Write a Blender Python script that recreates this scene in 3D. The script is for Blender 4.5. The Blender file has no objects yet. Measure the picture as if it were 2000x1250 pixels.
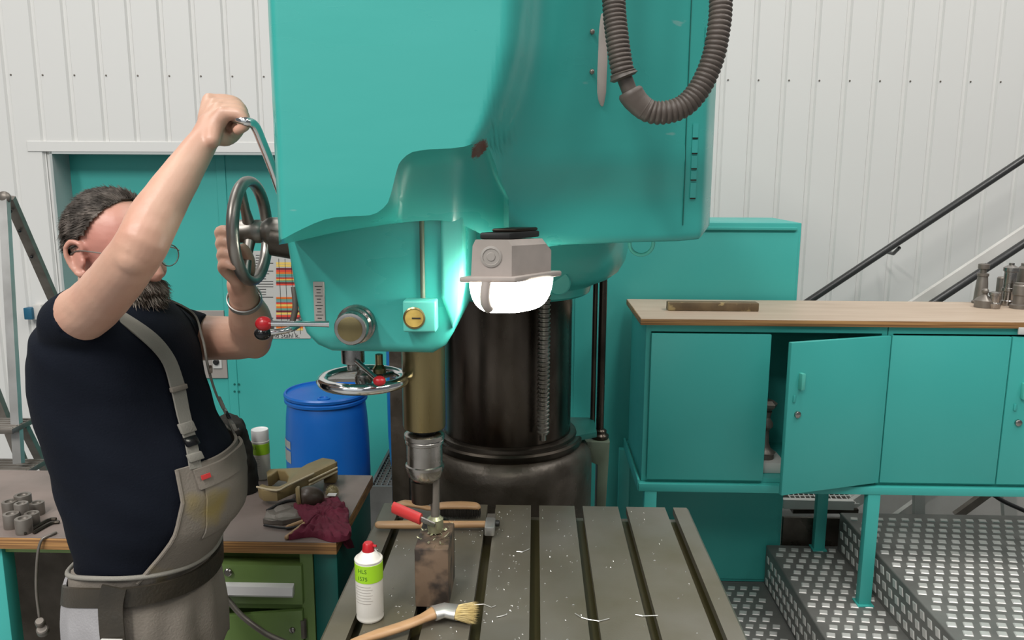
import bpy, bmesh, math, random
from mathutils import Vector, Matrix, noise
random.seed(7)
PI = math.pi
scene = bpy.context.scene
COL = scene.collection
def R(a): return math.radians(a)

# ------------------------------------------------------------------ camera
FPX = 1580.0                                   # focal length for a 2000 px wide frame
CAM = Vector((0.0, 0.0, 1.80))
MC = Matrix.Rotation(R(1.6), 3, 'Z') @ Matrix.Rotation(PI/2 - R(10.22), 3, 'X') @ Matrix.Rotation(R(0.25), 3, 'Z')
cd = bpy.data.cameras.new('camera')
cd.sensor_width = 36.0
cd.lens = FPX*36.0/2000.0
cd.clip_start = 0.05
cam = bpy.data.objects.new('camera', cd)
COL.objects.link(cam)
cam.matrix_world = Matrix.Translation(CAM) @ MC.to_4x4()
scene.camera = cam

# ------------------------------------------------------------------ light and exposure
scene.view_settings.view_transform = 'Standard'
scene.view_settings.look = 'None'
scene.view_settings.gamma = 1.0
scene.view_settings.use_curve_mapping = False
scene.view_settings.exposure = -0.06
world = bpy.data.worlds.new('hall_ambient')
scene.world = world
world.use_nodes = True
world.node_tree.nodes['Background'].inputs[0].default_value = (0.90, 0.95, 1.0, 1)
world.node_tree.nodes['Background'].inputs[1].default_value = 0.16
def area(name, loc, rot, sx, sy, watts, col=(1, 1, 1)):
    l = bpy.data.lights.new(name, 'AREA')
    l.shape = 'RECTANGLE'; l.size = sx; l.size_y = sy; l.energy = watts; l.color = col
    o = bpy.data.objects.new(name, l); COL.objects.link(o)
    o.location = loc; o.rotation_euler = rot
    return o
# rows of hall strip lights high over the machines, and an added frontal fill behind the camera
for i, (x, y, w) in enumerate([(-4.0, -2.2, 280), (-1.6, -2.4, 290), (1.2, -2.4, 42), (4.0, -2.2, 50), (-2.6, 2.0, 65), (0.9, 1.4, 75), (3.2, 2.1, 120)]):
    area('hall_light', (x, y, 5.6), (0, 0, 0), 0.5, 3.2, w, (1.0, 0.98, 0.94))
area('front_fill', (-2.4, -4.6, 3.2), (R(74), 0, 0), 6.0, 3.2, 45, (0.93, 0.97, 1.0))

# ------------------------------------------------------------------ helpers
def ray(px, py):
    return (MC @ Vector(((px - 1000)/FPX, -(py - 625)/FPX, -1.0)))
def P(px, py, Y):                              # the point at world depth Y that was measured at px, py
    d = ray(px, py); return CAM + d*(Y/d.y)
def PZ(px, py, z):
    d = ray(px, py); return CAM + d*((z - CAM.z)/d.z)

def off(parent):
    v = Vector((0, 0, 0))
    while parent is not None:
        v += parent.location; parent = parent.parent
    return v
def link(name, me, m, parent=None, kind=None):
    o = bpy.data.objects.new(name, me); COL.objects.link(o)
    if m is not None and len(me.materials) == 0: me.materials.append(m)
    if parent is not None: o.parent = parent
    if kind: o['kind'] = kind
    return o
def finish(bm, name, m, parent=None, smooth=30, kind=None, recalc=True):
    d = off(parent)
    if d.length > 0: bmesh.ops.translate(bm, verts=bm.verts, vec=-d)
    if recalc: bmesh.ops.recalc_face_normals(bm, faces=bm.faces)
    me = bpy.data.meshes.new(name); bm.to_mesh(me); bm.free()
    if smooth:
        me.polygons.foreach_set('use_smooth', [True]*len(me.polygons))
        me.set_sharp_from_angle(angle=R(smooth))
    return link(name, me, m, parent, kind)
def tag(o, label, cat, group=None, kind=None):
    o['label'] = label; o['category'] = cat
    if group: o['group'] = group
    if kind: o['kind'] = kind
    return o
def thing(name, loc, label, cat, group=None):
    o = bpy.data.objects.new(name, None); COL.objects.link(o)
    o.location = loc; o.empty_display_size = 0.05
    return tag(o, label, cat, group)

def b_box(bm, x0, x1, y0, y1, z0, z1, bev=0.0, seg=1, M=None):
    r = bmesh.ops.create_cube(bm, size=1.0)
    vs = r['verts']
    for v in vs:
        v.co = Vector((x0 + (v.co.x + .5)*(x1 - x0), y0 + (v.co.y + .5)*(y1 - y0), z0 + (v.co.z + .5)*(z1 - z0)))
    if bev > 0:
        es = list({e for v in vs for e in v.link_edges})
        r2 = bmesh.ops.bevel(bm, geom=es, offset=bev, segments=seg, affect='EDGES', profile=0.5)
        vs = list({v for f in r2['faces'] for v in f.verts} | {v for v in vs if v.is_valid})
    if M is not None:
        for v in vs: v.co = M @ v.co
    return vs
def box(name, x0, x1, y0, y1, z0, z1, m, parent=None, bev=0.003, seg=2, M=None, kind=None):
    bm = bmesh.new(); b_box(bm, x0, x1, y0, y1, z0, z1, bev, seg, M)
    return finish(bm, name, m, parent, 30, kind)
def frame(d, up=Vector((0, 0, 1))):
    d = d.normalized()
    if abs(d.dot(up)) > .98: up = Vector((0, 1, 0))
    a = d.cross(up).normalized(); b = a.cross(d).normalized()
    return a, b
def catmull(pts, n):
    pts = [Vector(p) for p in pts]; out = []
    for i in range(len(pts) - 1):
        p0 = pts[max(i-1, 0)]; p1 = pts[i]; p2 = pts[i+1]; p3 = pts[min(i+2, len(pts)-1)]
        for k in range(n):
            t = k/n
            out.append(0.5*((2*p1) + (p2-p0)*t + (2*p0-5*p1+4*p2-p3)*t*t + (3*p1-p0-3*p2+p3)*t*t*t))
    out.append(pts[-1]); return out
def lerpl(v, n):
    o = []
    for i in range(len(v) - 1):
        for k in range(n): o.append(v[i] + (v[i+1]-v[i])*k/n)
    o.append(v[-1]); return o
def b_rings(bm, rings, cap=True, closed=False):
    L = [[bm.verts.new(p) for p in r] for r in rings]
    n = len(L[0]); m = len(L)
    for i in range(m if closed else m - 1):
        A = L[i]; B = L[(i+1) % m]
        for j in range(n):
            k = (j+1) % n
            bm.faces.new((A[j], A[k], B[k], B[j]))
    if cap and not closed:
        bm.faces.new(list(reversed(L[0]))); bm.faces.new(L[-1])
    return L
def tube_rings(pts, radii, seg=12, flat=None, dome=False):
    rings = []; a = b = None
    for i, p in enumerate(pts):
        d = (pts[min(i+1, len(pts)-1)] - pts[max(i-1, 0)]).normalized()
        if a is None: a = frame(d)[0]; b = d.cross(a).normalized()
        else:
            a = (a - d*a.dot(d)).normalized(); b = d.cross(a).normalized()
        r = radii[i] if isinstance(radii, (list, tuple)) else radii
        fx, fy = flat[i] if isinstance(flat, list) else (flat or (1, 1))
        rings.append([p + a*(math.cos(2*PI*j/seg)*r*fx) + b*(math.sin(2*PI*j/seg)*r*fy) for j in range(seg)])
    if dome:
        for end in (0, -1):
            p = pts[end]; q = pts[1] if end == 0 else pts[-2]
            d = (p - q).normalized(); r = radii[end] if isinstance(radii, (list, tuple)) else radii
            base = rings[end]; extra = []
            for t in (0.35, 0.65, 0.9):
                s = math.sqrt(1 - t*t)
                extra.append([p + (v - p)*s + d*(r*t) for v in base])
            if end == 0: rings = list(reversed(extra)) + rings
            else: rings = rings + extra
    return rings
def b_tube(bm, pts, radii, seg=12, flat=None, dome=False, n=0):
    pts = [Vector(p) for p in pts]
    if n:
        if isinstance(radii, (list, tuple)): radii = lerpl(list(radii), n)
        pts = catmull(pts, n)
    b_rings(bm, tube_rings(pts, radii, seg, flat, dome))
def tube(name, pts, radii, m, parent=None, seg=12, n=0, dome=False, flat=None, kind=None):
    bm = bmesh.new(); b_tube(bm, pts, radii, seg, flat, dome, n)
    return finish(bm, name, m, parent, 40, kind)
def b_lathe(bm, prof, c, axis=(0, 0, 1), seg=32, cap=True):
    ax = Vector(axis).normalized(); a, b = frame(ax); c = Vector(c)
    b_rings(bm, [[c + ax*z + a*(math.cos(2*PI*j/seg)*r) + b*(math.sin(2*PI*j/seg)*r) for j in range(seg)] for r, z in prof], cap)
def lathe(name, prof, c, m, parent=None, axis=(0, 0, 1), seg=32, smooth=35, kind=None):
    bm = bmesh.new(); b_lathe(bm, prof, c, axis, seg)
    return finish(bm, name, m, parent, smooth, kind)
def b_torus(bm, c, axis, Rr, r, seg=40, ms=10, fl=1.0):
    ax = Vector(axis).normalized(); a, b = frame(ax); c = Vector(c); rings = []
    for i in range(seg):
        t = 2*PI*i/seg; d = a*math.cos(t) + b*math.sin(t)
        rings.append([c + d*(Rr + r*math.cos(2*PI*j/ms)) + ax*(r*fl*math.sin(2*PI*j/ms)) for j in range(ms)])
    b_rings(bm, rings, False, True)
def torus(name, c, axis, Rr, r, m, parent=None, seg=40, ms=10, fl=1.0):
    bm = bmesh.new(); b_torus(bm, c, axis, Rr, r, seg, ms, fl); return finish(bm, name, m, parent, 60)
def b_ball(bm, c, r, sx=1, sy=1, sz=1, u=20, v=12, M=None):
    res = bmesh.ops.create_uvsphere(bm, u_segments=u, v_segments=v, radius=1.0)
    for w in res['verts']:
        p = Vector((w.co.x*r*sx, w.co.y*r*sy, w.co.z*r*sz))
        if M is not None: p = M @ p
        w.co = p + Vector(c)
    return res['verts']
def ball(name, c, r, m, parent=None, sx=1, sy=1, sz=1, u=20, v=12, M=None):
    bm = bmesh.new(); b_ball(bm, c, r, sx, sy, sz, u, v, M); return finish(bm, name, m, parent, 60)
def b_prism(bm, outline, fn0, fn1, bev=0.0, seg=2):
    A = [bm.verts.new(fn0(p)) for p in outline]; B = [bm.verts.new(fn1(p)) for p in outline]
    n = len(A); f0 = bm.faces.new(A); f1 = bm.faces.new(list(reversed(B)))
    for i in range(n): bm.faces.new((A[i], B[i], B[(i+1) % n], A[(i+1) % n]))
    if bev > 0:
        bmesh.ops.recalc_face_normals(bm, faces=bm.faces)
        es = [e for e in f0.edges] + [e for e in f1.edges]
        bmesh.ops.bevel(bm, geom=es, offset=bev, segments=seg, affect='EDGES', profile=0.5)
def prism_y(name, xz, y0, y1, m, parent=None, bev=0.002, seg=2, smooth=30):
    bm = bmesh.new(); b_prism(bm, xz, lambda p: Vector((p[0], y0, p[1])), lambda p: Vector((p[0], y1, p[1])), bev, seg)
    return finish(bm, name, m, parent, smooth)
def prism_z(name, xy, z0, z1, m, parent=None, bev=0.002, seg=2, smooth=30):
    bm = bmesh.new(); b_prism(bm, xy, lambda p: Vector((p[0], p[1], z0)), lambda p: Vector((p[0], p[1], z1)), bev, seg)
    return finish(bm, name, m, parent, smooth)
def prism_x(name, yz, x0, x1, m, parent=None, bev=0.002, seg=2, smooth=30):
    bm = bmesh.new(); b_prism(bm, yz, lambda p: Vector((x0, p[0], p[1])), lambda p: Vector((x1, p[0], p[1])), bev, seg)
    return finish(bm, name, m, parent, smooth)
def ribbon(name, pts, width, thick, m, parent=None, side=None, n=6, normals=None):
    """flat strap along pts; normals give the outward direction at each point"""
    pts = [Vector(p) for p in pts]; P2 = catmull(pts, n)
    N2 = catmull([Vector(v) for v in normals], n); W = lerpl([width]*len(pts) if not isinstance(width, list) else width, n)
    rings = []
    for i, p in enumerate(P2):
        d = (P2[min(i+1, len(P2)-1)] - P2[max(i-1, 0)]).normalized()
        nn = (N2[i] - d*N2[i].dot(d)).normalized(); s = d.cross(nn).normalized(); w = W[i]/2
        rings.append([p + s*w, p + s*w + nn*thick, p - s*w + nn*thick, p - s*w])
    bm = bmesh.new(); b_rings(bm, rings); return finish(bm, name, m, parent, 40)
def fuse(name, bm, m, parent=None, voxel=0.005, smooth=3, wrinkle=None, kind=None):
    """joins overlapping closed pieces into one continuous skin"""
    bmesh.ops.recalc_face_normals(bm, faces=bm.faces)
    me = bpy.data.meshes.new(name + '_src'); bm.to_mesh(me); bm.free()
    o = bpy.data.objects.new(name + '_src', me); COL.objects.link(o)
    r = o.modifiers.new('r', 'REMESH'); r.mode = 'VOXEL'; r.voxel_size = voxel
    if smooth:
        s = o.modifiers.new('s', 'SMOOTH'); s.factor = 0.5; s.iterations = smooth
    dg = bpy.context.evaluated_depsgraph_get()
    me2 = bpy.data.meshes.new_from_object(o.evaluated_get(dg))
    bpy.data.objects.remove(o); bpy.data.meshes.remove(me)
    me2.name = name
    if wrinkle:
        nv = [v.normal.copy() for v in me2.vertices]
        for v, nn in zip(me2.vertices, nv): v.co += nn*wrinkle(v.co)
    d = off(parent); me2.transform(Matrix.Translation(-d))
    me2.polygons.foreach_set('use_smooth', [True]*len(me2.polygons))
    me2.materials.clear()
    return link(name, me2, m, parent, kind)
def text_mesh(name, body, size, m, parent, place, extrude=0.0004):
    cu = bpy.data.curves.new(name + '_src', 'FONT'); cu.body = body; cu.size = size; cu.align_x = 'CENTER'; cu.align_y = 'CENTER'; cu.resolution_u = 2
    o = bpy.data.objects.new(name + '_src', cu); COL.objects.link(o)
    me = bpy.data.meshes.new_from_object(o.evaluated_get(bpy.context.evaluated_depsgraph_get()))
    bpy.data.objects.remove(o)
    d = off(parent); me.materials.clear()
    for v in me.vertices: v.co = place(v.co.x, v.co.y) - d
    me.name = name
    return link(name, me, m, parent)

# ------------------------------------------------------------------ materials
def srgb(r, g, b):
    f = lambda c: (c/255/12.92) if c/255 <= .04045 else ((c/255 + .055)/1.055)**2.4
    return (f(r), f(g), f(b), 1)
def mat(name, col, rough=.5, metal=0.0, col2=None, scale=6.0, detail=4, lo=.35, hi=.7, bump=0.0, bscale=60.0, stretch=(1, 1, 1), rvar=0.0, spec=.5, emit=None, estr=0, coat=0.0, col3=None, s3=30, lo3=.66, hi3=.72):
    m = bpy.data.materials.new(name); m.use_nodes = True
    nt = m.node_tree; N = nt.nodes; L = nt.links; b = N['Principled BSDF']
    b.inputs['Base Color'].default_value = col; b.inputs['Roughness'].default_value = rough; b.inputs['Metallic'].default_value = metal
    b.inputs['Specular IOR Level'].default_value = spec; b.inputs['Coat Weight'].default_value = coat
    if emit: b.inputs['Emission Color'].default_value = emit; b.inputs['Emission Strength'].default_value = estr
    tc = N.new('ShaderNodeTexCoord'); mp = N.new('ShaderNodeMapping'); mp.inputs['Scale'].default_value = stretch
    L.new(tc.outputs['Object'], mp.inputs['Vector'])
    def nz(s, d=4):
        n = N.new('ShaderNodeTexNoise'); n.inputs['Scale'].default_value = s; n.inputs['Detail'].default_value = d
        L.new(mp.outputs['Vector'], n.inputs['Vector']); return n.outputs['Fac']
    def rng(sock, a, c, x=0, y=1):
        r = N.new('ShaderNodeMapRange'); r.inputs[1].default_value = a; r.inputs[2].default_value = c; r.inputs[3].default_value = x; r.inputs[4].default_value = y
        L.new(sock, r.inputs[0]); return r.outputs[0]
    last = None
    if col2 is not None:
        mx = N.new('ShaderNodeMix'); mx.data_type = 'RGBA'; mx.inputs[6].default_value = col; mx.inputs[7].default_value = col2
        L.new(rng(nz(scale, detail), lo, hi), mx.inputs[0]); last = mx.outputs[2]
    if col3 is not None:
        mx = N.new('ShaderNodeMix'); mx.data_type = 'RGBA'; mx.inputs[7].default_value = col3
        if last: L.new(last, mx.inputs[6])
        else: mx.inputs[6].default_value = col
        L.new(rng(nz(s3, 3), lo3, hi3), mx.inputs[0]); last = mx.outputs[2]
    if last: L.new(last, b.inputs['Base Color'])
    if rvar: L.new(rng(nz(scale*1.7, 5), .3, .7, max(rough - rvar, .03), min(rough + rvar, 1)), b.inputs['Roughness'])
    if bump:
        bp = N.new('ShaderNodeBump'); bp.inputs['Strength'].default_value = bump; bp.inputs['Distance'].default_value = .004
        L.new(nz(bscale, 5), bp.inputs['Height']); L.new(bp.outputs[0], b.inputs['Normal'])
    return m
TEAL = (.040, .37, .325, 1)
M = {}
M['teal'] = mat('teal_machine_paint', TEAL, .32, col2=(.050, .40, .355, 1), scale=3, rvar=.08, bump=.12, bscale=14, spec=.5, coat=.15, col3=(.16, .42, .38, 1), s3=16, lo3=.715, hi3=.745, stretch=(.45, .45, 1.6))
M['teal_flat'] = mat('teal_cabinet_paint', (.050, .405, .365, 1), .42, col2=(.058, .42, .38, 1), scale=2.5, rvar=.06)
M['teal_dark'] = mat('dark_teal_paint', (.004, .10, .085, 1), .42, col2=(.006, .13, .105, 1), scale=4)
M['teal_pale'] = mat('pale_teal_paint', (.10, .50, .42, 1), .45)
M['white'] = mat('white_wall_sheet', (.70, .695, .675, 1), .5, col2=(.69, .685, .665, 1), scale=1.2, rvar=.06)
M['white_paint'] = mat('white_steel_paint', (.66, .64, .61, 1), .4, col2=(.55, .53, .5, 1), scale=5)
M['reveal'] = mat('grey_reveal_sheet', (.42, .45, .44, 1), .5)
M['steel'] = mat('worn_steel', (.30, .285, .26, 1), .36, 1.0, col2=(.20, .185, .16, 1), scale=14, rvar=.12)
M['steel_dark'] = mat('dark_oiled_steel', (.075, .062, .05, 1), .34, .85, col2=(.03, .024, .018, 1), scale=7, rvar=.12)
M['column'] = mat('oiled_column_steel', (.12, .10, .085, 1), .27, .9, col2=(.03, .022, .016, 1), scale=5.5, rvar=.1, stretch=(1, 1, .4), lo=.4, hi=.62)
M['cast'] = mat('black_oily_cast_iron', (.085, .07, .056, 1), .36, .45, col2=(.035, .027, .018, 1), scale=8, bump=.3, bscale=50, rvar=.14)
M['chrome'] = mat('chrome', (.72, .72, .72, 1), .13, 1.0)
M['wheel'] = mat('grey_satin_steel', (.33, .31, .285, 1), .36, .9, col2=(.22, .205, .185, 1), scale=12, rvar=.08)
M['dullchrome'] = mat('dull_machined_steel', (.42, .40, .38, 1), .27, 1.0, col2=(.3, .28, .26, 1), scale=20, rvar=.07)
M['brass'] = mat('quill_oiled_steel', (.30, .245, .12, 1), .3, .9, col2=(.19, .15, .075, 1), scale=9, stretch=(1, 1, .15), rvar=.06)
M['table'] = mat('oiled_table_iron', (.205, .19, .162, 1), .40, .5, col2=(.135, .118, .075, 1), scale=3.2, rvar=.12, bump=.05, bscale=180)
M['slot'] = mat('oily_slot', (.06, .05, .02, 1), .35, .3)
M['checker'] = mat('tread_plate_base', (.24, .23, .215, 1), .5, .35, col2=(.18, .17, .16, 1), scale=6, rvar=.1)
M['lug'] = mat('tread_plate_lugs', (.78, .75, .72, 1), .42, .35, col2=(.62, .60, .57, 1), scale=9, rvar=.08)
M['floor'] = mat('grey_concrete', (.27, .27, .265, 1), .55, col2=(.21, .21, .2, 1), scale=3, bump=.1, bscale=90)
M['blue'] = mat('blue_barrel_plastic', (.006, .125, .48, 1), .38, col2=(.006, .105, .42, 1), scale=3, rvar=.05)
M['green'] = mat('green_drawer_paint', (.165, .265, .075, 1), .38, col2=(.185, .29, .085, 1), scale=4, rvar=.06)
M['alu'] = mat('aluminium', (.60, .59, .57, 1), .36, .75, col2=(.45, .44, .42, 1), scale=8)
M['benchtop'] = mat('grimy_bench_laminate', (.22, .17, .15, 1), .5, col2=(.15, .12, .105, 1), scale=5, rvar=.1)
M['ply'] = mat('plywood_edge', (.46, .24, .085, 1), .55, col2=(.21, .10, .035, 1), scale=20, stretch=(.15, 1, 16), lo=.4, hi=.6)
M['plytop'] = mat('plywood_face', (.53, .42, .325, 1), .5, col2=(.46, .35, .26, 1), scale=7, stretch=(.5, 3, 1))
M['wood'] = mat('beech_wood', (.48, .29, .15, 1), .42, col2=(.36, .20, .095, 1), scale=18, stretch=(.3, 2, 2))
M['wood_old'] = mat('stained_wood', (.20, .135, .07, 1), .6, col2=(.11, .075, .04, 1), scale=14, col3=(.45, .34, .16, 1), s3=24, lo3=.62, hi3=.7, bump=.3)
M['skin'] = mat('skin', (.60, .365, .265, 1), .42, col2=(.55, .29, .21, 1), scale=9, bump=.1, bscale=130)
M['skin_red'] = mat('flushed_skin', (.55, .25, .20, 1), .42)
M['navy'] = mat('navy_cotton', (.0025, .0042, .010, 1), .85, col2=(.0034, .0056, .012, 1), scale=12, bump=.25, bscale=300, spec=.2)
M['overall'] = mat('grey_work_cloth', (.235, .205, .175, 1), .9, col2=(.19, .165, .135, 1), scale=7, bump=.35, bscale=220, col3=(.27, .21, .085, 1), s3=5, lo3=.64, hi3=.74, spec=.2)
M['overall_pale'] = mat('pale_grey_work_cloth', (.36, .35, .36, 1), .9, col2=(.29, .28, .285, 1), scale=9, bump=.3, bscale=220, spec=.2)
M['strap'] = mat('grey_strap', (.24, .225, .195, 1), .8, bump=.3, bscale=300)
M['leather'] = mat('dark_leather', (.028, .024, .018, 1), .45, col2=(.05, .04, .028, 1), scale=10, bump=.3, bscale=150)
M['black'] = mat('black_rubber', (.008, .008, .008, 1), .5)
M['blackgloss'] = mat('black_plastic', (.008, .008, .009, 1), .2)
M['cloth_black'] = mat('black_cloth', (.008, .0075, .006, 1), .9, col2=(.018, .015, .011, 1), scale=22, bump=.5, bscale=60)
M['red'] = mat('red_plastic', (.42, .012, .018, 1), .3)
M['redhandle'] = mat('red_handle', (.62, .045, .045, 1), .4)
M['hair'] = mat('greying_hair', (.026, .019, .014, 1), .6, col2=(.17, .14, .12, 1), scale=42, lo=.44, hi=.74, spec=.25)
M['beard'] = mat('grey_beard', (.075, .055, .042, 1), .6, col2=(.30, .26, .22, 1), scale=34, lo=.4, hi=.68, spec=.25)
M['hose'] = mat('brown_grey_conduit', (.095, .075, .063, 1), .5, col2=(.07, .055, .046, 1), scale=9)
M['lampbody'] = mat('grey_lamp_casting', (.42, .36, .33, 1), .5, col2=(.33, .29, .26, 1), scale=14)
M['lens'] = mat('lit_lamp_glass', (1, .98, .9, 1), .3, emit=(1.0, .965, .84, 1), estr=45)
M['plate'] = mat('grey_sheet_plate', (.33, .30, .275, 1), .5)
M['paper'] = mat('chart_paper', (.52, .51, .48, 1), .6)
M['ink'] = mat('black_ink', (.012, .012, .012, 1), .6)
M['p_or'] = mat('orange_print', (.72, .16, .02, 1), .6)
M['p_rd'] = mat('red_print', (.70, .06, .03, 1), .6)
M['p_ye'] = mat('yellow_print', (.80, .55, .12, 1), .6)
M['p_bl'] = mat('blue_grey_print', (.17, .30, .33, 1), .6)
M['p_gr'] = mat('green_print', (.14, .33, .24, 1), .6)
M['p_dk'] = mat('maroon_print', (.16, .02, .03, 1), .6)
M['canwhite'] = mat('white_can_print', (.74, .71, .66, 1), .35, col2=(.66, .63, .57, 1), scale=10)
M['canwhite2'] = mat('white_cap_lit_handle', (.82, .80, .80, 1), .35)
M['canlime'] = mat('lime_can_label', (.33, .62, .02, 1), .35)
M['canink'] = mat('dark_green_ink', (.035, .12, .008, 1), .5)
M['maroon'] = mat('maroon_rag', (.15, .012, .035, 1), .85, col2=(.095, .008, .022, 1), scale=16, bump=.3, bscale=150)
M['khaki'] = mat('khaki_casting_paint', (.26, .19, .085, 1), .42, col2=(.20, .145, .065, 1), scale=6, rvar=.08)
M['khaki_in'] = mat('bare_casting_edge', (.50, .42, .28, 1), .4)
M['brownball'] = mat('dark_brown_rubber', (.075, .05, .035, 1), .38, col2=(.04, .028, .02, 1), scale=12)
M['bristle'] = mat('blond_bristles', (.55, .40, .14, 1), .6, col2=(.66, .52, .24, 1), scale=40)
M['bristle_dark'] = mat('dark_bristles', (.012, .009, .006, 1), .7)
M['bristle_olive'] = mat('olive_wire_bristles', (.24, .20, .10, 1), .5, col2=(.34, .28, .15, 1), scale=40)
M['rusty'] = mat('rusty_steel', (.185, .125, .085, 1), .5, .3, col2=(.045, .034, .028, 1), scale=16, lo=.46, hi=.60, rvar=.1, bump=.15, bscale=60)
M['swarf'] = mat('aluminium_swarf', (.75, .74, .70, 1), .3, .7)
M['swarf_olive'] = mat('oily_swarf', (.34, .34, .22, 1), .3, .6)
M['dial'] = mat('yellow_dial_face', (.60, .42, .11, 1), .35, col2=(.38, .24, .05, 1), scale=45)
M['glass'] = mat('spectacle_glass', (.9, .95, .95, 1), .05); M['glass'].node_tree.nodes['Principled BSDF'].inputs['Transmission Weight'].default_value = 1.0
M['glass'].node_tree.nodes['Principled BSDF'].inputs['IOR'].default_value = 1.05
M['handrail'] = mat('black_rail_paint', (.03, .03, .03, 1), .3)
M['wallblue'] = mat('dull_blue_plastic', (.015, .11, .19, 1), .45)
M['greycrate'] = mat('grey_sump_steel', (.14, .14, .135, 1), .5, col2=(.1, .1, .095, 1), scale=9)
M['sole'] = mat('boot_leather', (.03, .022, .016, 1), .55)
M['pale'] = mat('pale_item', (.6, .59, .56, 1), .5)
M['dim'] = mat('dim_grey_steel', (.24, .215, .19, 1), .4, .5, col2=(.16, .14, .12, 1), scale=16)
M['white_eye'] = mat('eye_white', (.7, .66, .62, 1), .3)
M['bracket'] = mat('green_grey_bracket', (.12, .16, .11, 1), .5, col2=(.09, .11, .075, 1), scale=10)
# ================================================================== SETTING
bm = bmesh.new(); b_box(bm, -6, 6, -5.2, 6.5, -.12, 0)
finish(bm, 'floor', M['floor'], None, 30, 'structure')

# ---- back wall: trapezoid sheet cladding, turned 3 degrees to the machine
WA = R(3.0); WO = Vector((0, 4.30, 0)); WU = Vector((math.cos(WA), math.sin(WA), 0)); WN = Vector((math.sin(WA), -math.cos(WA), 0))   # WN faces the camera
MW = Matrix(((WU.x, -WN.x, 0, WO.x), (WU.y, -WN.y, 0, WO.y), (0, 0, 1, 0), (0, 0, 0, 1)))   # local: x along wall, y away from the camera
def PW(px, py, back=0.0):                      # local wall coordinates of a point seen on the wall plane
    d = ray(px, py); o = WO - WN*back
    t = (o - CAM).dot(WN)/d.dot(WN); p = CAM + d*t
    return (p - WO).dot(WU), p.z
u_door0, z_door = PW(97, 296); u_door1 = PW(905, 303)[0]
wall = bpy.data.objects.new('wall_back', None); COL.objects.link(wall); wall['kind'] = 'structure'
wall.matrix_world = MW
def wfinish(bm, name, m, parent=wall, smooth=20, kind=None):   # parts of the wall keep local coordinates
    bmesh.ops.recalc_face_normals(bm, faces=bm.faces)
    me = bpy.data.meshes.new(name); bm.to_mesh(me); bm.free()
    if smooth:
        me.polygons.foreach_set('use_smooth', [True]*len(me.polygons)); me.set_sharp_from_angle(angle=R(smooth))
    return link(name, me, m, parent, kind)
bm = bmesh.new()
b_box(bm, -6.0, u_door0, .02, .10, 0, 5.0); b_box(bm, u_door1, 6.0, .02, .10, 0, 5.0); b_box(bm, u_door0, u_door1, .02, .10, z_door, 5.0)
wfinish(bm, 'backing_wall', M['white'])
uA = PW(19, 147)[0]; uB = PW(513, 152)[0]; PITCH = (uB - uA)/8
def panel_mesh(z0, z1):
    prof = [(0, .018), (0.0, .013), (.010, .013), (.018, 0), (PITCH - .014, 0), (PITCH - .006, .013), (PITCH, .013), (PITCH, .018)]
    bm = bmesh.new(); b_prism(bm, prof, lambda p: Vector((p[0], p[1], z0)), lambda p: Vector((p[0], p[1], z1)))
    bmesh.ops.recalc_face_normals(bm, faces=bm.faces)
    me = bpy.data.meshes.new('cladding_panel'); bm.to_mesh(me); bm.free(); me.materials.append(M['white']); return me
me_full = panel_mesh(0, 5.0); me_short = panel_mesh(z_door + .045, 5.0)
k0 = int((-3.6 - uA)/PITCH); k1 = int((4.4 - uA)/PITCH)
sc = bmesh.new(); b_lathe(sc, [(.0045, 0), (.0045, .003), (.003, .005)], (0, 0, 0), (0, -1, 0), 8)
me_sc = bpy.data.meshes.new('screw'); sc.to_mesh(me_sc); sc.free(); me_sc.materials.append(M['dim'])
zs = PW(17, 146)[1]
for k in range(k0, k1):
    u = uA - .022 + k*PITCH
    over = u + PITCH > u_door0 - .02 and u < u_door1 + .02
    o = link('cladding_panel', me_short if over else me_full, None, wall); o.location = (u, 0, 0)
    o = link('screw', me_sc, None, wall); o.location = (u + .028, 0, zs)
# reveal of the door recess and its trim
bm = bmesh.new(); b_box(bm, u_door0 - .001, u_door0 + .012, -.004, .17, 0, z_door)
wfinish(bm, 'reveal_side', M['reveal'])
bm = bmesh.new(); b_box(bm, u_door0, u_door1, -.004, .17, z_door - .012, z_door + .001)
wfinish(bm, 'reveal_head', M['reveal'])
bm = bmesh.new(); b_box(bm, u_door0 - .11, u_door1 + .1, -.006, .02, z_door, z_door + .052, .002)
wfinish(bm, 'trim_head', M['white'])
# the big teal door in the recess
DB = .165
d0 = PW(140, 305, DB); dm = PW(457, 800, DB)[0]
door = bpy.data.objects.new('door_1', None); COL.objects.link(door); door['kind'] = 'structure'; door.matrix_world = MW
bm = bmesh.new(); b_box(bm, u_door0 - .05, dm - .004, DB, DB + .05, 0.01, z_door + .05, .003); wfinish(bm, 'door_leaf', M['teal_flat'], door)
bm = bmesh.new(); b_box(bm, dm + .004, u_door1 + .05, DB, DB + .05, 0.01, z_door + .05, .003); wfinish(bm, 'door_leaf', M['teal_flat'], door)
bm = bmesh.new(); b_box(bm, dm - .02, dm + .03, DB - .006, DB, 0.01, z_door, .002); wfinish(bm, 'cover_strip', M['teal_flat'], door)
pa = PW(372, 738, DB); pb = PW(438, 606, DB)
bm = bmesh.new(); b_box(bm, pa[0], pb[0], DB - .012, DB - .0005, pa[1], pb[1], .002); lp = wfinish(bm, 'lock_plate', M['plate'], door)
q = PW(425, 705, DB)
bm = bmesh.new(); b_box(bm, q[0] - .022, q[0] + .028, DB - .020, DB - .011, q[1] - .04, q[1] + .03, .003); wfinish(bm, 'lock_case', M['pale'], lp)
bm = bmesh.new(); b_lathe(bm, [(.016, 0), (.016, .012), (.011, .015)], (q[0], DB - .02, q[1]), (0, -1, 0), 16); wfinish(bm, 'lock_cylinder', M['black'], lp)
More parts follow.
